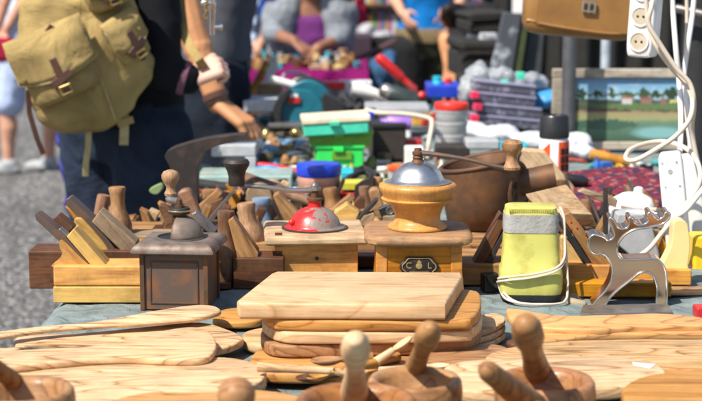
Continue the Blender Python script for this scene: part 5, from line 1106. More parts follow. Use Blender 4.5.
# power strips
def strip(label, c, w_, h_, d_, Y, mat, n, tilt, yaw):
    C0 = at_y(*c, Y); k = S(Y, C0.z); root = thing('power_strip', label, 'power strip', V((C0.x, Y, C0.z - h_ * k / 2)))
    M = M4.Translation(C0) @ M4.Rotation(R(yaw), 4, 'Z') @ M4.Rotation(R(tilt), 4, 'Y') @ M4.Scale(k, 4)
    rings = []
    mb = MB(M @ M4.Rotation(R(90), 4, 'X')); mb.srect([((0, 0, -d_ / 2), w_ / 2 - 1.5, h_ / 2 - 1.5), ((0, 0, -d_ / 2 + 1.5), w_ / 2, h_ / 2), ((0, 0, d_ / 2 - 2), w_ / 2, h_ / 2), ((0, 0, d_ / 2), w_ / 2 - 2, h_ / 2 - 2)], 8, 48); mb.build('housing', mat, root, ang=50)
    return root, M
st, M = strip('white power strip with round sockets hanging from above by its cables', (646, 5), 27, 104, 24, 2.72, K['white'], 2, 3, -30)
for i in range(4):
    z = -36 + i * 25
    mb = MB(M); mb.lathe([(10.2, 0), (10.2, .9), (8.6, 1), (8.2, -6), (0, -6)], (0, -13, z), (0, -1, 0), 32); so = mb.build('socket', K['offw'], st, ang=40)
    mb = MB(M); mb.lathe([(0, 0), (8.2, 0), (8.2, .2), (0, .2)], (0, -13.05, z), (0, -1, 0), 32); mb.build('socket_well', plain('beige_plastic', (.50, .43, .32), .5) if i == 0 else bpy.data.materials['beige_plastic'], so)
    for dx in (-3, 3):
        mb = MB(M); mb.lathe([(0, 0), (1.2, 0), (1.2, .4), (0, .4)], (dx, -13.3, z), (0, -1, 0), 12); mb.build('pin_hole', K['black'], so)
st, M = strip('white power strip with screw holes standing upright behind the cream horn', (675, 207), 24, 112, 16, 2.60, K['white'], 0, -7, -14)
for dx, dz, r in ((-8, 46, 1.3), (6, 46, 1.3), (-1, 37, 2.6), (-7, 22, 1.2), (7, 22, 1.2), (-7, -8, 1.2), (7, -8, 1.2)):
    mb = MB(M); mb.lathe([(0, 0), (r, 0), (r, .5), (r * .5, .6), (0, .3)], (dx, -8, dz), (0, -1, 0), 14); mb.build('screw', K['greyp'], st)
st, M = strip('second white power strip, plain, behind the one with screw holes', (694, 208), 22, 110, 16, 2.70, K['offw'], 0, -8, -14)
cab = [('thick beige cable looping out before the painting', [(640, -30, 2.66), (646, 0, 2.66), (648, 22, 2.66), (655, 44, 2.65), (670, 66, 2.65), (684, 82, 2.64), (692, 98, 2.62), (690, 118, 2.58), (676, 136, 2.54), (655, 150, 2.52), (636, 160, 2.52), (626, 159, 2.54), (630, 150, 2.58), (648, 143, 2.62), (668, 142, 2.62), (688, 150, 2.58), (699, 166, 2.54), (699, 184, 2.5), (686, 205, 2.48), (666, 228, 2.47), (650, 248, 2.47), (636, 258, 2.47)], .0042, 'cable'),
       ('white cable hanging straight beside the power strip with sockets', [(671, -30, 2.72), (673, 10, 2.72), (676, 50, 2.70), (679, 80, 2.70), (681, 120, 2.66), (680, 152, 2.62)], .0047, 'cablew'),
       ('white cable hanging nearest the thick dark post', [(696, -30, 2.75), (693, 10, 2.75), (688, 45, 2.74), (684, 75, 2.74), (686, 95, 2.72), (690, 130, 2.7), (690, 156, 2.7)], .0047, 'cablew'),
       ('beige cable with a sharp bend crossing over the straight white one', [(658, -30, 2.66), (652, 4, 2.62), (649, 24, 2.62), (660, 44, 2.62), (676, 68, 2.62), (690, 84, 2.62), (694, 104, 2.62), (692, 130, 2.66), (697, 160, 2.66)], .0042, 'cable'),
       ('white cable draped from the appliance to the picture edge', [(612, 222, 2.56), (622, 214, 2.54), (646, 213, 2.50), (668, 218, 2.48), (684, 212, 2.46), (696, 198, 2.45), (712, 178, 2.45)], .0047, 'cablew'),
       ('thin beige cable hanging from the top edge beside the dark post', [(686, -30, 2.8), (687, 20, 2.8), (685, 60, 2.78), (686, 110, 2.76), (692, 160, 2.72)], .0035, 'cable')]
for lab, pts, r, m in cab: tag(tubepx('cable', pts, r, K[m]), lab, 'cable')
o = pxbox('yellow_packet', 694, 730, 236, 290, 2.5, .05, plain('yellow_red_packet', (.80, .52, .02), .4, scale=22, col2=(.7, .05, .02), thr=(.6, .64)), bev=.006, label='yellow packet with red marks cropped by the picture edge', cat='packet')
o = pxbox('plastic_end_piece', 697, 730, 308, 320, 2.12, .03, K['redgl'], bev=.003, label='small red plastic end at the picture edge beside the golden spatula', cat='plastic end')
# hanging key-like tool
hk = thing('hanging_tap_key', 'silver metal key shaped tool hanging on a chain before the charcoal shirt', 'metal tool', at_y(212, 36, 2.9))
turned('shaft', (212, 35), (212.5, -20), 2.9, [(0, 2.4), (.02, 2.9), (.4, 2.9), (.42, 3.6), (1, 3.6)], K['chrome'], hk, n=16)
turned('bit', (213, 27), (223, 27), 2.9, [(0, 2.2), (.7, 2.2), (.72, 3.2), (.98, 3.2), (1, 2.2)], K['chrome'], hk, n=16)
turned('collar', (201, 3), (216, 3), 2.9, [(0, 2.6), (.1, 3.6), (.9, 3.6), (1, 2.6)], K['chrome'], hk, n=16)
mb = MB()
for i in range(9):
    p = at_y(206 + .3 * math.sin(i), 16 - i * 4, 2.88); q = M4.Rotation(R(90 * (i % 2)), 3, 'Z')
    mb.tube([p + q @ V((.0035 * math.cos(a), 0, .005 * math.sin(a))) for a in [j * math.pi / 4 for j in range(9)]], .0012, 6, 2)
mb.build('chain', K['brass'], hk)

# assorted small goods that fill the far end of the table
random.seed(9)
gc = [(.55, .05, .03), (.6, .6, .58), (.03, .12, .4), (.02, .02, .025), (.4, .4, .4), (.5, .3, .05), (.05, .3, .3), (.16, .1, .06), (.7, .68, .6), (.2, .22, .24)]
GM = [plain('goods_plastic', c, .42, var=.3, scale=50, col2=tuple(1 - (1 - q) * .6 for q in c) if i % 3 == 0 else None, thr=(.55, .58), detail=1) for i, c in enumerate(gc)]
def goods(x, y, label, group):
    P = at_z(x, y, HT); k = S(P.y); kd = random.randrange(4); m = random.choice(GM); M = M4.Translation(P) @ M4.Rotation(random.uniform(0, 6.3), 4, 'Z') @ M4.Scale(k, 4); mb = MB(M)
    if kd == 0:
        a, b, c = random.uniform(8, 20), random.uniform(6, 14), random.uniform(4, 12); mb.box((0, 0, c / 2 + .5), (a, b, c)); o = mb.build('small_packet', m, bev=.002); nm = 'packet'
    elif kd == 1:
        r, h = random.uniform(2.5, 5), random.uniform(10, 20); mb.lathe([(0, 0), (r, 0), (r, h * .62), (r * .45, h * .78), (r * .45, h), (0, h)], n=18); o = mb.build('small_bottle', m); nm = 'bottle'
    elif kd == 2:
        L_ = random.uniform(9, 18); mb.tube([(-L_, 0, 3), (-L_ * .2, 0, 3.4), (0, 0, 3), (L_, 2, 2)], [3, 3, 1.2, 1], 8, 3); o = mb.build('screwdriver', m); nm = 'screwdriver'
    else:
        mb.limb([(-10, -3, 2), (0, 0, 3), (11, 3, 2)], [1.6, 2.6, 1.4]); mb.limb([(-10, 4, 2), (0, 0, 3), (11, -3, 2)], [1.6, 2.6, 1.4]); o = mb.build('pliers', m); nm = 'pliers'
    tag(o, nm + ' lying among ' + label, nm, nm + ' among ' + group)
for i in range(46): goods(random.uniform(256, 440), random.uniform(112, 126), 'the small goods at the far end of the stall table', 'far goods')
for i in range(34): goods(random.uniform(345, 460), random.uniform(140, 182), 'the small goods around the tiered red lidded jar', 'goods by the jar')
for i in range(26): goods(random.uniform(190, 300), random.uniform(168, 200), 'the small goods before the pale grey bracket', 'goods by the bracket')
for i in range(18): goods(random.uniform(560, 690), random.uniform(160, 176), 'the small goods under the painting', 'goods under the painting')
# ------------------------------------------------------------------ people
def hand(mb, w_, d, n, side, curl=.5, sc=1.0, thumb=.5, fan=0):
    """w_ wrist, d towards the fingers, n palm normal, thumb on side * (d x n)"""
    w_ = V(w_); d = V(d).normalized(); n = (V(n) - d * V(n).dot(d)).normalized(); t = d.cross(n) * side
    kn = []
    for i, o in enumerate((.030, .010, -.010, -.029)):
        k = w_ + d * (.088 - .004 * abs(i - 1.2)) * sc + t * o * sc; kn.append(k)
        mb.limb([w_ + t * o * .55 * sc + d * .012 * sc, k], [.0145 * sc, .0125 * sc])
    mb.ell(w_ + d * .045 * sc + t * .020 * sc + n * .008 * sc, (.02 * sc,) * 3, 12, 8)
    for i, (k, L) in enumerate(zip(kn, (.072, .080, .074, .058))):
        cu = curl[i] if isinstance(curl, (list, tuple)) else curl
        p = k; dd = (d + t * fan * (1.2 - i) * .12).normalized(); nn = n.copy(); pts = [p]
        for fr_, b in ((.45, .9), (.31, 1.15), (.24, .75)):
            a = cu * b; dd, nn = dd * math.cos(a) + nn * math.sin(a), nn * math.cos(a) - dd * math.sin(a)
            p = p + dd * L * fr_ * sc; pts.append(p)
        mb.limb(pts, [.0096 * sc, .0086 * sc, .008 * sc, .0068 * sc])
    b0 = w_ + d * .022 * sc + t * .022 * sc + n * .006 * sc
    b1 = b0 + (d * .6 + t * .7 + n * .35).normalized() * .040 * sc
    b2 = b1 + (d * (1 - thumb * .5) + t * (.35 - thumb * .7) + n * (.25 + thumb)).normalized() * .032 * sc
    b3 = b2 + (d * (1 - thumb * .3) - t * thumb + n * (.1 + thumb * .8)).normalized() * .026 * sc
    mb.limb([b0, b1, b2, b3], [.015 * sc, .0125 * sc, .0105 * sc, .008 * sc])
def oval(mb, secs, right, n=24):
    right = V(right).normalized(); rg = []
    for i, (c, rx, ry) in enumerate(secs):
        c = V(c); up = (V(secs[min(i + 1, len(secs) - 1)][0]) - V(secs[max(i - 1, 0)][0])).normalized(); r = (right - up * right.dot(up)).normalized(); f = up.cross(r)
        rg.append([c + r * rx * math.cos(2 * math.pi * j / n) + f * ry * math.sin(2 * math.pi * j / n) for j in range(n)])
    mb.rings(rg)
DEF = dict(ankle=(.10, 0, .085), knee=(.10, .02, .49), hip=(.095, 0, .90), pelvis=(0, 0, .96), waist=(0, 0, 1.10), chest=(0, 0, 1.30), sho=(.185, 0, 1.43), neck=(0, 0, 1.49), head=(0, .02, 1.63), elbow=(.24, -.02, 1.14), wrist=(.26, .06, .90))
def person(label, loc, yaw, H, pose=None, skin='skin', top='blacktop', legs='jeans', hair='hairb', sleeve='long', female=False, hands=None, vox=.009, shoes='blackm', shorts=None, topz=None, lean=(0, 0), group=None, hem=.92, necky=1.46, hairlen=0, armk=1):
    """local +y is the way the person faces; pose overrides joints (l/r suffix), world vectors if given as V"""
    s = H / 1.75; loc = V(loc); Q = M4.Rotation(R(yaw), 3, 'Z'); J = {}
    for k, p in DEF.items():
        for sd, sx in (('l', -1), ('r', 1)):
            q = V((p[0] * sx, p[1], p[2]))
            if k in ('waist', 'chest', 'sho', 'neck', 'head', 'elbow', 'wrist'):
                f = (p[2] - .96) / .6; q += V((lean[0] * f, lean[1] * f, 0))
            J[k + sd] = loc + Q @ (q * s)
    for k, p in (pose or {}).items():
        J[k] = p.copy() if isinstance(p, V) else loc + Q @ (V(p) * s)
        if k in ('pelvis', 'waist', 'chest', 'neck', 'head'): J[k + 'l'] = J[k + 'r'] = J[k]
    right = Q @ V((1, 0, 0)); fw = Q @ V((0, 1, 0)); g = lambda k: (J[k + 'l'] + J[k + 'r']) / 2
    hp, wa, ch, nk, hd = g('pelvis'), g('waist'), g('chest'), g('neck'), g('head'); sh = g('sho')
    hw, ww, cw = (.175, .13, .145) if female else (.165, .15, .165)
    mb = MB()
    oval(mb, [(hp - (wa - hp) * .75, .10 * s, .08 * s), (hp, hw * .95 * s, .105 * s), (wa, ww * .94 * s, .092 * s), (ch, cw * .94 * s, .105 * s), (sh - (sh - ch) * .15, .135 * s, .085 * s), (nk - (nk - sh) * .1, .055 * s, .055 * s)], right)
    mb.limb([sh + (nk - sh) * .2, nk, hd - (hd - nk) * .35], [.062 * s, .052 * s, .05 * s])
    up = (hd - nk).normalized(); Qh = M4((right, up.cross(right), up)).transposed()
    mb.ell(hd + up * .02 * s, (.074 * s, .092 * s, .108 * s), 20, 14, Qh); mb.ell(hd - up * .055 * s + fw * .022 * s, (.052 * s, .06 * s, .06 * s), 14, 10, Qh)
    mb.cone(hd + fw * .085 * s + up * .012 * s, hd + fw * .113 * s - up * .025 * s, .008 * s, .014 * s, 8); mb.ell(hd + fw * .088 * s - up * .052 * s, (.022 * s, .01 * s, .008 * s), 10, 6, Qh)
    for sx in (-1, 1): mb.ell(hd + right * sx * .076 * s, (.011 * s, .022 * s, .032 * s), 10, 8, Qh)
    for sd, sx in (('l', -1), ('r', 1)):
        mb.limb([J['sho' + sd] - right * sx * .02 * s, J['elbow' + sd], J['wrist' + sd]], [.052 * s * armk, .038 * s * armk, .027 * s * armk])
        m_ = J['elbow' + sd] + (J['wrist' + sd] - J['elbow' + sd]) * .25; mb.ell(m_, (.0375 * s * armk,) * 3, 12, 8)
        mb.limb([J['hip' + sd], J['knee' + sd], J['ankle' + sd]], [.085 * s, .052 * s, .036 * s])
        c_ = J['knee' + sd] + (J['ankle' + sd] - J['knee' + sd]) * .3; ax = (J['ankle' + sd] - J['knee' + sd]).normalized()
        mb.limb([J['knee' + sd], c_ - fw * .012 * s, J['knee' + sd] + (J['ankle' + sd] - J['knee' + sd]) * .65], [.05 * s, .056 * s, .04 * s])
        h = (hands or {}).get(sd)
        d = (J['wrist' + sd] - J['elbow' + sd]).normalized()
        if h: hand(mb, J['wrist' + sd], V(h.get('d', d)), V(h['n']), h.get('side', 1), h.get('curl', .5), s * h.get('sc', 1), h.get('thumb', .5), h.get('fan', 0))
        else: hand(mb, J['wrist' + sd], d, -right * sx, -1 if sx > 0 else 1, .35, s)
    body = mb.build('person', K[skin], remesh=vox, smooth=1 if vox < .006 else 3, org=loc); tag(body, label, 'person', group); ORG[body.name] = loc
    # clothes
    mb = MB()
    if top:
        a = .016 * s; hb = hp + (wa - hp) * ((hem - .96) / .14)
        secs = [(hb, (hw + .012) * s, .13 * s), (hp + (wa - hp) * .4, (hw + .004) * s, .122 * s), (wa, (ww + .014) * s, .112 * s), (ch, (cw + .012) * s, .124 * s), (sh - (sh - ch) * .2, .155 * s, .105 * s)]
        secs += [(sh + (nk - sh) * .35, .088 * s, .075 * s)] if sleeve != 'none' else [(sh + (nk - sh) * .05, .105 * s, .07 * s)]
        oval(mb, secs, right)
        for sd, sx in (('l', -1), ('r', 1)):
            S0, E0, W0 = J['sho' + sd], J['elbow' + sd], J['wrist' + sd]
            if sleeve == 'long': mb.limb([S0 - right * sx * .02 * s, E0, W0 - (W0 - E0) * .06], [.066 * s, .052 * s, .038 * s])
            elif sleeve == 'short': mb.limb([S0 - right * sx * .02 * s, S0 + (E0 - S0) * .62], [.066 * s, .056 * s])
        c = mb.build('shirt', C[top], body, remesh=.011, smooth=4, disp=(.09, .018)); mb = MB()
    lg = shorts or legs
    for sd in 'lr':
        H_, K_, A_ = J['hip' + sd], J['knee' + sd], J['ankle' + sd]
        if shorts: mb.limb([H_, K_ + (H_ - K_) * .12], [.105 * s, .10 * s])
        else: mb.limb([H_, K_, A_ + (K_ - A_) * .04], [.108 * s, .085 * s, .066 * s])
    oval(mb, [(hp - (wa - hp) * .9, .13 * s, .11 * s), (hp - (wa - hp) * .3, (hw + .012) * s, .128 * s), (hp + (wa - hp) * .25, (hw + .004) * s, .12 * s)], right)
    mb.build('shorts' if shorts else 'trousers', C[lg], body, remesh=.011, smooth=4, disp=(.10, .022))
    for sd in 'lr':
        A_ = J['ankle' + sd]; mb = MB(); z0 = A_.z - .085 * s
        mb.ell(V((A_.x, A_.y, z0 + .04 * s)) + fw * .055 * s, (.046 * s, .135 * s, .045 * s), 16, 10, Q); mb.ell(V((A_.x, A_.y, z0 + .07 * s)), (.05 * s, .06 * s, .05 * s), 14, 8, Q)
        sh_ = mb.build('shoe', K[shoes], body, remesh=.009, smooth=3)
    mb = MB(); mb.ell(hd + up * .035 * s - fw * .018 * s, (.083 * s, .098 * s, .108 * s), 20, 14, Qh)
    if hairlen: mb.limb([hd - fw * .06 * s, nk - fw * .06 * s - up * hairlen * s], [.07 * s, .05 * s])
    mb.build('hair', K[hair], body, remesh=.008, smooth=2, disp=(.02, .008))
    return body, J
def gy(px, Y): return (px - 351) / F * (Y * math.cos(TP) + (CZ - .8) * math.sin(TP))
# A: man with rucksack, back towards the camera and to one side
YA = 3.75
LA = V((gy(126, YA), YA, 0))
A, JA = person('person in black long sleeves and dark jeans, wearing an olive rucksack and gripping a strap', LA, -42, 1.68,
    dict(elbowr=at_y(162, 70, 3.58), wristr=at_y(190, 80, 3.58), elbowl=at_y(150, 40, 3.98), wristl=at_y(140, 60, 4.1), shor=at_y(158, -60, 3.66)),
    skin='skinp', top='blacktop', legs='jeans', sleeve='long', vox=.0036,
    hands=dict(r=dict(d=(.82, .1, .45), n=(.35, .75, -.5), side=1, curl=[1.25, 1.3, 1.3, 1.2], sc=.9, thumb=.8)))
# seam stitching pockets on the jeans
def patch(name, pts, Y, mat, parent, off=.0):
    q = [at_y(p[0], p[1], Y) for p in pts]; mb = MB(); mb.prism(q, (0, .01, 0)); return mb.build(name, mat, parent, bev=.002)
# rucksack
Qp = M4.Rotation(R(-42 + 180), 4, 'Z')        # local -y .. away from the back ; build facing outwards along +y
kk = S(3.62, .95)
RC = at_y(84, 62, 3.52)
rk = thing('rucksack', 'olive canvas rucksack with brown leather straps on the back of the person in black', 'rucksack', V((RC.x, RC.y, RC.z - .2)))
MR = M4.Translation(RC) @ M4.Rotation(R(18), 4, 'Z') @ M4.Rotation(R(-6), 4, 'Y') @ M4.Scale(kk, 4)
def rect_loft(name, secs, mat, parent, e=3.2, vox=0, disp=None, M_=None, sub=0):
    mb = MB(M_ or MR); mb.srect(secs, e, 40); return mb.build(name, mat, parent, ang=80, disp=disp, sub=sub)
# units: photo px at that distance; x across, y away from the viewer, z up
mb = MB(MR); mb.srect([((-8, 0, -68), 18, 12), ((-7, 0, -64), 30, 22), ((-3, 0, -50), 45, 31), ((1, 0, -24), 60, 37), ((3, 0, -5), 64, 37), ((0, 0, 24), 60, 35), ((0, 0, 60), 54, 30), ((0, 0, 76), 44, 22)], 3.0, 48)
mb.build('pack_body', C['pack'], rk, remesh=.007, smooth=2, disp=(.12, .034))
def pocket(cx, cz, w_, h, y, d, rz, ry):
    Mx = MR @ M4.Translation((cx, y, cz)) @ M4.Rotation(R(rz), 4, 'Z') @ M4.Rotation(R(ry), 4, 'Y')
    mb = MB(Mx); mb.srect([((0, 0, -h / 2), w_ * .36, d * .5), ((0, 0, -h / 2 + 3), w_ * .46, d * .9), ((0, 0, -h * .15), w_ * .5, d), ((0, 0, h * .35), w_ * .48, d * .9), ((0, 0, h / 2), w_ * .42, d * .5)], 3.2, 40)
    pk = mb.build('pocket', C['pack'], rk, remesh=.006, smooth=2, disp=(.09, .014))
    mb = MB(Mx); fl = [(-w_ * .52, 1, h * .50), (-w_ * .53, -d - 1.5, h * .42), (-w_ * .55, -d - 3.5, h * .1), (-w_ * .50, -d - 3.5, -h * .1), (-w_ * .1, -d - 4.6, -h * .2), (w_ * .34, -d - 3.5, -h * .17), (w_ * .53, -d - 2.5, h * .05), (w_ * .53, -d - 1, h * .42), (w_ * .52, 1, h * .50)]
    n = 14; R0 = []; R1 = []
    # flap: curved sheet from the top edge down over the pocket front
    for j in range(10):
        u = j / 9; row_ = []
        for i in range(n + 1):
            v_ = i / n * 2 - 1; zz = h * .54 - u * h * .74 * (1 - .16 * v_ * v_) ; yy = -d * (1 - .28 * abs(v_) ** 3) * min(1, .35 + u * 2.2) - 2.2
            row_.append((v_ * w_ * .545, yy, zz))
        R0.append(row_)
    mb = MB(Mx); mb.rings(R0, caps=False, closed=False); f_ = mb.build('flap', C['pack'], pk, ang=80, disp=(.10, .016)); q = f_.modifiers.new('t', 'SOLIDIFY'); q.thickness = .004
    mb = MB(Mx); edge = [r[0] for r in R0[2:]] + R0[-1][1:-1] + [r[-1] for r in reversed(R0[2:])]
    mb.tube(edge, 1.1, 8, 2); mb.build('flap_binding', C['packe'], pk)
    mb = MB(Mx)
    for q in ((0, -d - 4.6, -h * .02, 7, 1.6, 18), (0, -d - 3.4, -h * .30, 6, 1.6, 20)): mb.box(q[:3], q[3:])
    mb.build('leather_strap', K['leatherd'], pk, bev=.0015)
    mb = MB(Mx); mb.box((0, -d - 4.4, -h * .2), (22, 1.8, 8), M4.Rotation(R(-18), 3, 'Y')); mb.build('leather_tab', K['leatherd'], pk, bev=.002)
    mb = MB(Mx); mb.tube([(-5, -d - 6, -h * .42), (5, -d - 6, -h * .42), (5, -d - 6, -h * .30), (-5, -d - 6, -h * .30), (-5, -d - 6, -h * .42)], .9, 6, 1); mb.build('buckle', K['brass'], pk)
    for q in ((w_ * .3, -d - 3.6, h * .1), (-w_ * .46, -d - 1.6, -h * .02)):
        mb = MB(Mx); mb.lathe([(0, 0), (2, 0), (1.8, 1), (0, 1.2)], q, (0, -1, 0), 14); mb.build('stud', K['brass'], pk)
pocket(-30, 4, 70, 66, -32, 17, -10, -16)
pocket(36, 20, 36, 46, -32, 13, 20, -24)
pocket(24, 72, 44, 44, -30, 15, 6, -14)
# lower webbing straps and bindings
def rs(name, pts, w_, mat, th=1.2):
    """flat strap through pack-space points"""
    mb = MB(MR); rg = []
    for i, p in enumerate(pts):
        p = V(p); t = (V(pts[min(i + 1, len(pts) - 1)]) - V(pts[max(i - 1, 0)])).normalized(); a = t.cross(V((0, -1, 0))).normalized(); b = V((0, -1, 0))
        rg.append([p + a * w_ / 2 + b * th, p - a * w_ / 2 + b * th, p - a * w_ / 2, p + a * w_ / 2])
    mb.rings(rg); return mb.build(name, mat, rk, bev=.001)
rs('webbing', [(30, -8, -46), (30, -12, -58), (28, -12, -72), (26, -12, -84)], 9, C['packe'])
rs('slider', [(22, -14, -62), (38, -14, -60)], 7, C['pack'], 3)
rs('webbing', [(-6, -12, -66), (-8, -10, -80), (-12, -8, -96), (-14, -6, -110)], 6, C['packe'])
rs('leather_strap', [(-58, -18, -18), (-60, -16, -40), (-56, -14, -66), (-52, -12, -82)], 5, K['leatherd'])
rs('leather_strap', [(-30, -44, 40), (-44, -38, 24), (-50, -36, 14)], 8, K['leatherd'], 2)
rs('seam', [(-2, -38, 30), (4, -38, 0), (12, -36, -30), (18, -32, -56)], 1.6, C['packe'], 1.5)
rs('shoulder_strap', [(50, 6, 60), (58, 20, 70), (50, 40, 84)], 12, C['pack'], 3)
# B: person in charcoal shirt reaching down to the stall
YB = 4.75; LB = V((gy(207, YB), YB, 0))
B, JB = person('person in a charcoal T-shirt reaching down to the stall, dark bracelet on the wrist', LB, -70, 1.78,
    dict(shor=at_y(172, -50, 4.36), elbowr=at_y(192, 30, 4.32), wristr=at_y(218, 103, 4.28), elbowl=at_y(215, 0, 5.1), wristl=at_y(215, 50, 5.15)),
    skin='skin2', top='charcoal', legs='jeans2', sleeve='none', vox=.0036, hem=.90, lean=(0, .12),
    armk=1.12, hands=dict(r=dict(d=(.80, -.25, -.55), n=(-.45, .15, -.88), side=1, curl=[.42, .5, .55, .62], sc=1.15, thumb=.3, fan=.4)))
wv = JB['wristr']; dv = (JB['wristr'] - JB['elbowr']).normalized()
mb = MB(); mb.lathe([(.033, -.011), (.0362, -.008), (.0362, .008), (.033, .011), (.027, .008), (.027, -.008)], wv - dv * .02, dv, 28); o = mb.build('bracelet', K['leatherd'], B)
mb = MB(); mb.lathe([(.032, -.004), (.0352, -.002), (.0352, .002), (.032, .004), (.026, 0)], wv - dv * .001, dv, 28); o = mb.build('bracelet', K['iron'], B)
mb = MB(); fa = JA['wristr']; fd = (JA['wristr'] - JA['elbowr']).normalized()
mb.lathe([(.036, -.016), (.0415, -.012), (.040, .0), (.034, .004), (.03, -.01)], fa - fd * .008, fd, 24); mb.build('cuff', plain('dusky_pink_cuff', (.16, .07, .10), .8), A)
# olive carrying strap held in the fist
mb = MB(); pts = [at_y(178, -40, 3.75), at_y(181, 10, 3.68), at_y(184, 34, 3.62), at_y(192, 50, 3.58), at_y(199, 60, 3.555), at_y(202, 66, 3.565), at_y(203, 69, 3.58)]
rg = []
for i, p in enumerate(pts):
    t = (pts[min(i + 1, 6)] - pts[max(i - 1, 0)]).normalized(); a = V((t.z, 0, -t.x)).normalized() * .011
    rg.append([p + a, p - a, p - a + V((0, .004, 0)), p + a + V((0, .004, 0))])
mb.rings(rg); o = mb.build('carrying_strap', C['pack'], bev=.001); tag(o, 'olive webbing strap gripped in the fist of the person in black', 'strap')
# C: person in grey cardigan seated behind the magenta table
YC = 7.95; LC = V((gy(311, YC), YC, 0)); zC = .47
pc_ = dict(pelvis=(0, 0, .57), waist=(0, .03, .71), chest=(0, .07, .91), neck=(0, .10, 1.10), head=(0, .15, 1.23), kneel=(-.16, .46, .50), kneer=(.16, .46, .50), anklel=(-.15, .44, .085), ankler=(.15, .44, .085), hipl=(-.10, .04, .53), hipr=(.10, .04, .53), shol=(-.19, .07, 1.03), shor=(.19, .07, 1.03))
pc_.update(elbowr=at_y(272, 33, 7.72), wristr=at_y(294, 41, 7.55), elbowl=at_y(340, 40, 7.75), wristl=at_y(318, 48, 7.55))
Cc, JC = person('person in an open grey cardigan over a purple top, hands together behind the magenta table', LC, 180, 1.72, pc_, skin='skind', top='purpt', legs='dark', sleeve='none', female=True, vox=.008, hem=1.0, hairlen=.1,
    hands=dict(r=dict(d=(.75, -.4, -.55), n=(-.2, .4, -.8), side=1, curl=.7), l=dict(d=(-.75, -.3, -.6), n=(.2, .4, -.8), side=-1, curl=.6)))
mb = MB()
for sx, e, k_ in ((-1, 'elbowr', 'shor'), (1, 'elbowl', 'shol')):
    S0, E0 = JC[k_], JC[e]; W0 = JC['wrist' + k_[-1]]
    mb.limb([S0, E0, E0 + (W0 - E0) * .25], [.066, .058, .05])
    oval(mb, [(LC + V((sx * .165, -.10, .44)), .075, .08), (LC + V((sx * .155, -.11, .62)), .075, .08), (LC + V((sx * .145, -.13, .82)), .075, .09), (LC + V((sx * .14, -.11, 1.0)), .09, .10), (LC + V((sx * .08, -.06, 1.08)), .06, .08)], (1, 0, 0))
oval(mb, [(LC + V((0, .10, .44)), .19, .06), (LC + V((0, .08, .7)), .19, .06), (LC + V((0, .03, .95)), .2, .06), (LC + V((0, .0, 1.07)), .13, .05)], (1, 0, 0))
mb.build('cardigan', C['cardi'], Cc, remesh=.014, smooth=5, disp=(.09, .016))
st = thing('stool', 'low wooden stool under the person in the grey cardigan', 'stool', V((LC.x, LC.y, 0)))
mb = MB(); mb.lathe([(0, .43), (.17, .43), (.18, .445), (.17, .46), (0, .46)], LC, n=28); mb.build('seat', W['brown'], st)
for a in range(3):
    mb = MB(); u = V((math.cos(a * 2.1), math.sin(a * 2.1), 0)); mb.cone(LC + u * .15, LC + u * .11 + V((0, 0, .43)), .018, .02); mb.build('leg', W['brown'], st)
# D: person in deep blue top, arm hanging, beside pale blue cloth
YD = 8.9
D, JD = person('person in a deep blue top with one bare arm hanging, standing behind the magenta table', V((gy(280, YD), YD, 0)), -90, 1.72,
    dict(shor=at_y(276, -20, 8.7), elbowr=at_y(272, 8, 8.65), wristr=at_y(264, 38, 8.6)), top='bluet2', legs='jeans', sleeve='short', vox=.01)
o = crumple('black_bag', [(262, 56, 8.6, 7, 20, 9), (266, 50, 8.6, 6, 18, 7)], C['dark'], 'black soft bag hanging from the hand beside the deep blue top', 'bag', amp=.04)
o = crumple('hanging_cloth', [(252, 20, 9.1, 7, 10, 30), (254, 48, 9.1, 6, 9, 22), (258, -10, 9.1, 8, 10, 20)], C['lblue'], 'pale blue cloth hanging behind the black soft bag', 'cloth', amp=.05, vox=.015)
# E: person in bright blue vest seen from behind
YE = 8.3; HE = 1.60
E_, JE = person('person in a bright blue vest and dark trousers seen from behind, elbow bent', V((gy(427, YE), YE, 0)), 8, HE, dict(elbowl=at_y(392, -6, 8.25), wristl=at_y(403, 14, 8.1), elbowr=at_y(463, -5, 8.3), wristr=at_y(452, 20, 8.2)), skin='skin', top='bluet', legs='khaki', sleeve='none', female=True, hem=.97, vox=.009)
mb = MB(); L_ = JE['pelvisl']; oval(mb, [(L_ + V((0, 0, -.03)), .172, .128), (L_ + V((0, 0, .03)), .174, .13), (L_ + V((0, 0, .045)), .165, .12)], (1, 0, 0)); mb.build('waistband', C['khakib'], E_, bev=0)
mb = MB(); mb.limb([JE['hipl'], JE['kneel'], JE['anklel'] + V((0, 0, .03))], [.108, .083, .068]); mb.build('trouser_leg', C['dark'], E_, remesh=.012, smooth=3)
# F: passer-by walking on the gravel
YF_ = 9.4
Fp, JF = person('person walking on the gravel in a striped skirt and grey trainers, carrying a red bag', V((gy(28, YF_), YF_, 0)), 70, 1.68, dict(anklel=at_y(9, 162, 9.3), kneel=at_y(7, 112, 9.3), ankler=at_y(49, 160, 9.6), kneer=at_y(50, 108, 9.6), hipr=(.085, -.03, .90), elbowr=at_y(24, 0, 9.1), wristr=at_y(6, 30, 9.1)), top='lblue', shorts='strip', sleeve='short', female=True, vox=.009, shoes='trainer' if 'trainer' in K else 'greyp')
mb = MB(); L_ = JF['pelvisl']; oval(mb, [(V((L_.x, L_.y, .56)), .26, .2), (V((L_.x, L_.y, .72)), .235, .18), (V((L_.x, L_.y, .92)), .18, .14), (V((L_.x, L_.y, 1.0)), .155, .12)], (1, 0, 0)); mb.build('skirt', C['strip'], Fp, remesh=.015, smooth=2, disp=(.08, .04))
rbg = thing('handbag', 'dark red handbag with a brass stud beside the striped skirt', 'handbag', at_y(4, 62, 9.0))
pxbox('bag_body', -14, 13, 38, 62, 9.0, .12, C['redbag'], rbg, 0, .03)
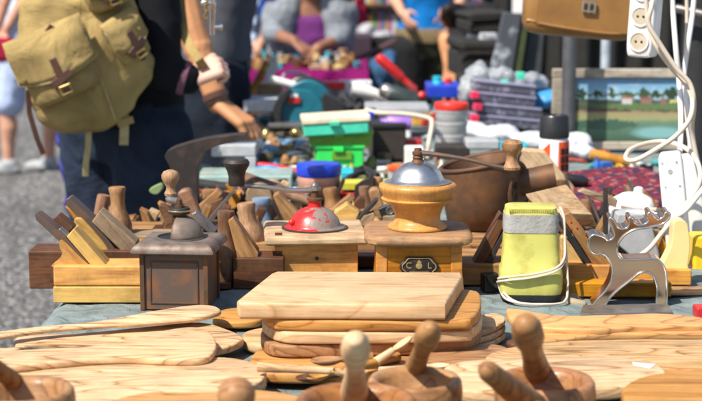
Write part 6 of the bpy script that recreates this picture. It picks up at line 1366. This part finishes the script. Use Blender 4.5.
p = at_y(8, 50, 8.99); mb = MB(); mb.lathe([(0, 0), (.02, 0), (.017, .008), (0, .01)], p, (0, -1, 0), 16); mb.build('stud', K['brass'], rbg)
# blue purple garment hanging at the far side of the man's leg
o = crumple('blue_jacket', [(64, 130, 4.5, 7, 9, 22), (68, 165, 4.5, 6, 9, 28), (72, 195, 4.5, 7, 9, 20)], plain('violet_blue_fabric', (.045, .045, .24), .8, scale=20, bump=.4), 'violet blue jacket hanging down behind the dark jeans', 'jacket', amp=.04)
# G: person stooping behind the trunks, dark hair
YG = 6.9; XG = gy(452, YG)
G, JG = person('person with dark hair stooping beside the black trunks, arm reaching down', V((XG + .32, YG + .1, 0)), 80, 1.65, dict(pelvis=V((XG + .32, YG + .1, .62)), waist=V((XG + .25, YG + .1, .74)), chest=V((XG + .14, YG + .08, .88)), neck=V((XG + .06, YG + .05, .98)), head=at_y(456, 20, YG), shol=V((XG + .08, YG - .1, .93)), shor=V((XG + .08, YG + .26, .93)), elbowl=at_y(446, 40, YG - .1), wristl=at_y(449, 66, YG - .12), elbowr=V((XG, YG + .25, .72)), wristr=V((XG + .02, YG + .2, .5)), kneel=V((XG + .1, YG - .05, .45)), kneer=V((XG + .12, YG + .25, .45)), hipl=V((XG + .32, YG, .6)), hipr=V((XG + .32, YG + .2, .6))), skin='skin2', top='dark', legs='dark', vox=.009, sleeve='short', female=True, hairlen=.05)
# ------------------------------------------------------------------ far stalls
YT = 7.0
L0 = V((gy(302, YT), YT + .4, 0)); ft = thing('far_table', 'far stall table draped in magenta cloth with trinkets set out', 'table', L0)
xa, xb = gy(236, YT), gy(364, YT)
zt = at_y(300, 71, YT).z
mb = MB(); mb.box(((xa + xb) / 2, YT + .45, zt - .02), (xb - xa, .8, .03)); mb.build('tabletop', W['brown'], ft)
for x in (xa + .05, xb - .05):
    for y in (YT + .1, YT + .8): mb = MB(); mb.box((x, y, (zt - .03) / 2), (.05, .05, zt - .03)); mb.build('leg', W['brown'], ft)
mb = MB(); g = []
for j in range(40):
    rw = []
    for i in range(70):
        x = xa - .02 + (xb - xa + .04) * i / 69
        if j < 20: y = YT + .85 - .85 * j / 19; z = zt + .003 + .004 * NZ.noise((x * 6, y * 6, 0))
        else: k_ = (j - 19) / 20; y = YT - .004 - .05 * k_ * (1 + math.sin(x * 22)); z = zt - .09 * k_
        rw.append(mb.v((x, y, z)))
    g.append(rw)
for a, b in zip(g, g[1:]):
    for i in range(69): mb.face((a[i], a[i + 1], b[i + 1], b[i]))
o = mb.build('tablecloth', C['magenta'], ang=180); tag(o, 'magenta cloth draped over the far trinket table', 'tablecloth')
random.seed(5)
K['dullbrass'] = plain('dull_brass', (.42, .29, .12), .6)
tm = [K['dullbrass'], K['greyp'], K['cardb'], W['tan'], K['blackm'], W['brown'], K['tealb'], K['leather']]
for i in range(60):
    x = random.uniform(xa + .03, xb - .03); y = YT + random.uniform(.03, .7); r = random.uniform(.014, .034); h = random.uniform(.02, .07); mb = MB()
    if i % 3 == 0: mb.lathe([(0, 0), (r, 0), (r * 1.1, h * .3), (r * .5, h * .7), (r * .7, h), (0, h)], (x, y, zt + .005), n=14); nm = 'small_vase'
    elif i % 3 == 1: mb.lathe([(0, 0), (r * .6, 0), (r * 1.3, h * .4), (r * 1.2, h * .4), (r * .5, .005), (0, .004)], (x, y, zt + .005), n=16); nm = 'small_bowl'
    else: mb.box((x, y, zt + .005 + h * .3), (r * 2.2, r * 1.6, h * .6), M4.Rotation(random.random() * 3, 3, 'Z')); nm = 'small_box'
    o = mb.build(nm, random.choice(tm), bev=.002 if nm == 'small_box' else 0); tag(o, {'small_vase': 'small trinket vase', 'small_bowl': 'small trinket bowl', 'small_box': 'small trinket box'}[nm] + ' set out on the magenta cloth', nm.replace('small_', ''), {'small_vase': 'trinket vases on the magenta cloth', 'small_bowl': 'trinket bowls on the magenta cloth', 'small_box': 'trinket boxes on the magenta cloth'}[nm])
# trunks
def trunk(label, x0, x1, y0, y1, Y, dep, mat, yaw, tilt=0, bands=True):
    root = thing('trunk', label, 'trunk', base((x0 + x1) / 2, y1, Y)); root.location.z = at_y(x0, y1, Y).z; ORG[root.name] = V(root.location)
    pxbox('trunk_body', x0, x1, y0 + (y1 - y0) * .3, y1, Y, dep, mat, root, yaw, .02, tilt=tilt)
    pxbox('trunk_lid', x0 - 1, x1 + 1, y0, y0 + (y1 - y0) * .31, Y - .01, dep + .02, mat, root, yaw, .02, tilt=tilt)
    if bands: pxbox('lid_band', x0 - 1, x1 + 1, y0 + (y1 - y0) * .28, y0 + (y1 - y0) * .36, Y - .014, .01, K['iron'], root, yaw, .003, tilt=tilt)
    return root
trunk('upper black canvas trunk in the pile with a rounded lid', 466, 505, 12, 34, 6.0, .4, C['suit'], 4, -4)
trunk('lower black canvas trunk in the pile with a worn lid', 458, 506, 40, 80, 5.95, .45, C['suit'], 4, 0)
o = pxbox('papers', 476, 492, 33, 40, 5.98, .2, C['whitec'], yaw=12, bev=.004, label='pale papers sticking out between the two black trunks', cat='papers')
o = pxbox('black_case', 462, 512, 78, 112, 5.7, .4, C['suit'], bev=.02, label='black case at the foot of the trunk pile', cat='case')
tp = thing('leaning_case', 'grey scuffed hard case leaning beside the black trunks', 'case', base(510, 80, 5.6)); tp.location.z = .55; ORG[tp.name] = V(tp.location)
upr('case_face', [(504, 12), (522, 14), (511, 82), (488, 82)], 5.55, .05, C['suit2'], tp, bev=.004)
upr('case_edge', [(522.4, 14), (530, 16), (520, 84), (511.4, 82)], 5.56, .16, plain('mossy_trim', (.06, .075, .03), .7), tp, bev=.004)
upr('case_side', [(530.4, 22), (545, 26), (540, 88), (520.4, 84)], 5.6, .2, plain('dull_grey_panel', (.05, .055, .06), .6), tp, bev=.004)
# dark crates, jeans bundle, bags, books behind
o = pxbox('dark_crate', 350, 372, 36, 62, 8.6, .4, plain('plum_crate', (.05, .03, .045), .7), bev=.01, label='dark plum crate beside the grey cardigan', cat='crate')
o = pxbox('dark_crate', 372, 398, 38, 96, 8.9, .4, C['dark'], bev=.02, label='tall black crate behind the bundle of blue jeans', cat='crate')
o = upr('wooden_pole', [(338, 66), (396, 38), (398, 42), (340, 72)], 8.0, .04, plain('plum_brown', (.10, .055, .06), .6), bev=.005); tag(o, 'dark sloping pole crossing before the plum crate', 'pole')
o = crumple('jeans_bundle', [(382, 72, 7.6, 13, 30, 14), (378, 84, 7.6, 11, 30, 10), (390, 62, 7.6, 7, 20, 12)], cloth('blue_denim', (.035, .09, .18), folds=10), 'bundle of blue denim on the ground before the black crate', 'clothes', amp=.07, vox=.015, scale=.09)
crumple('white_bag', [(366, 32, 9.2, 9, 16, 9), (381, 37, 9.2, 12, 16, 5)], cloth('dull_white_cloth', (.4, .4, .42), folds=12), 'white crumpled bag on the far shelf under the books', 'bag', amp=.07, vox=.016, scale=.09)
sh = thing('bookshelf', 'dark stall shelf filled with bright books behind the white crumpled bag', 'shelf', V((gy(375, 9.9), 9.9, 0)))
za, zb_ = at_y(375, 40, 9.8).z, at_y(375, -30, 9.8).z
pxbox('shelf_board', 338, 470, 42, 46, 9.7, .4, W['brown'], sh); pxbox('shelf_board', 338, 470, 4, 7, 9.7, .4, W['brown'], sh); pxbox('back_panel', 338, 470, -40, 200, 10.15, .03, C['dark'], sh)
for x in (338, 468): pxbox('side_panel', x, x + 3, -40, 200, 9.7, .44, W['brown'], sh)
random.seed(3)
bc = [(.5, .4, .05), (.04, .05, .22), (.55, .52, .48), (.3, .06, .05), (.55, .3, .06), (.08, .2, .3), (.4, .16, .3), (.1, .08, .07), (.6, .6, .6), (.12, .3, .12)]
BK = [plain('book_cover', c, .5) for c in bc]
x = 342
while x < 464:
    w_ = random.uniform(2.5, 5); h = random.uniform(20, 33)
    for yb in (42, 4):
        o = pxbox('book', x, x + w_ - .3, yb - h, yb, 9.75, .18, random.choice(BK), bev=.003, label='upright book on the ' + ('lower' if yb == 42 else 'upper') + ' far shelf behind the person in the vest', cat='book', group='books on the ' + ('lower' if yb == 42 else 'upper') + ' far shelf')
    x += w_
# garments and tarps far behind
crumple('plum_garment', [(362, 22, 9.4, 5, 8, 22), (360, -10, 9.4, 6, 8, 20)], C['redbag'], 'dusky red garment hanging beside the grey cardigan', 'garment', amp=.05, vox=.016)
crumple('brown_garment', [(350, 8, 9.3, 4, 8, 20)], cloth('brown_cloth', (.14, .07, .04)), 'brown garment hanging by the cardigan shoulder', 'garment', amp=.05, vox=.016)
for (xc, wd, Y, m, lab) in [(300, 150, 11.5, cloth('pale_tarp', (.50, .52, .53)), 'pale tarpaulin hanging behind the far stall table'), (430, 190, 12.0, C['dark'], 'black tarpaulin hanging behind the book shelf'), (600, 230, 8.6, plain('dark_tarp', (.022, .022, .02), .8), 'dark tarpaulin hanging behind the leather bag')]:
    mb = MB(); g = []; a, b = gy(xc - wd / 2, Y), gy(xc + wd / 2, Y)
    for j in range(14):
        g.append([mb.v((a + (b - a) * i / 60, Y + .06 * math.sin(i * .9) * (.4 + j / 14), .05 + 2.2 * j / 13)) for i in range(61)])
    for p, q in zip(g, g[1:]):
        for i in range(60): mb.face((p[i], p[i + 1], q[i + 1], q[i]))
    o = mb.build('tarpaulin', m, ang=180); q = o.modifiers.new('t', 'SOLIDIFY'); q.thickness = .004; tag(o, lab, 'tarpaulin')
o = pxbox('garden_post', 508, 514, -40, 16, 7.4, .06, plain('green_post_paint', (.02, .22, .08), .5), bev=.004, label='green painted post behind the trunk pile', cat='post')
o.location.z = 0; 
o = pxbox('white_board', 514, 526, -40, 14, 7.6, .05, K['white'], bev=.004, label='white upright board beside the green painted post', cat='board')
o = crumple('dark_scarf', [(486, 8, 7.2, 8, 12, 6), (494, 10, 7.2, 6, 10, 5)], C['dark'], 'black bundle lying over the upper trunk', 'bundle', amp=.03, vox=.012)
o = crumple('pale_flowers', [(458, 2, 8.4, 8, 10, 9), (474, 2, 8.4, 10, 10, 9)], patchwork('flowery_cloth', [(.5, .25, .35), (.25, .4, .3), (.55, .5, .5), (.3, .12, .2)], 18), 'flowery pink and green cloth heaped above the black trunks', 'cloth', amp=.06, vox=.015)
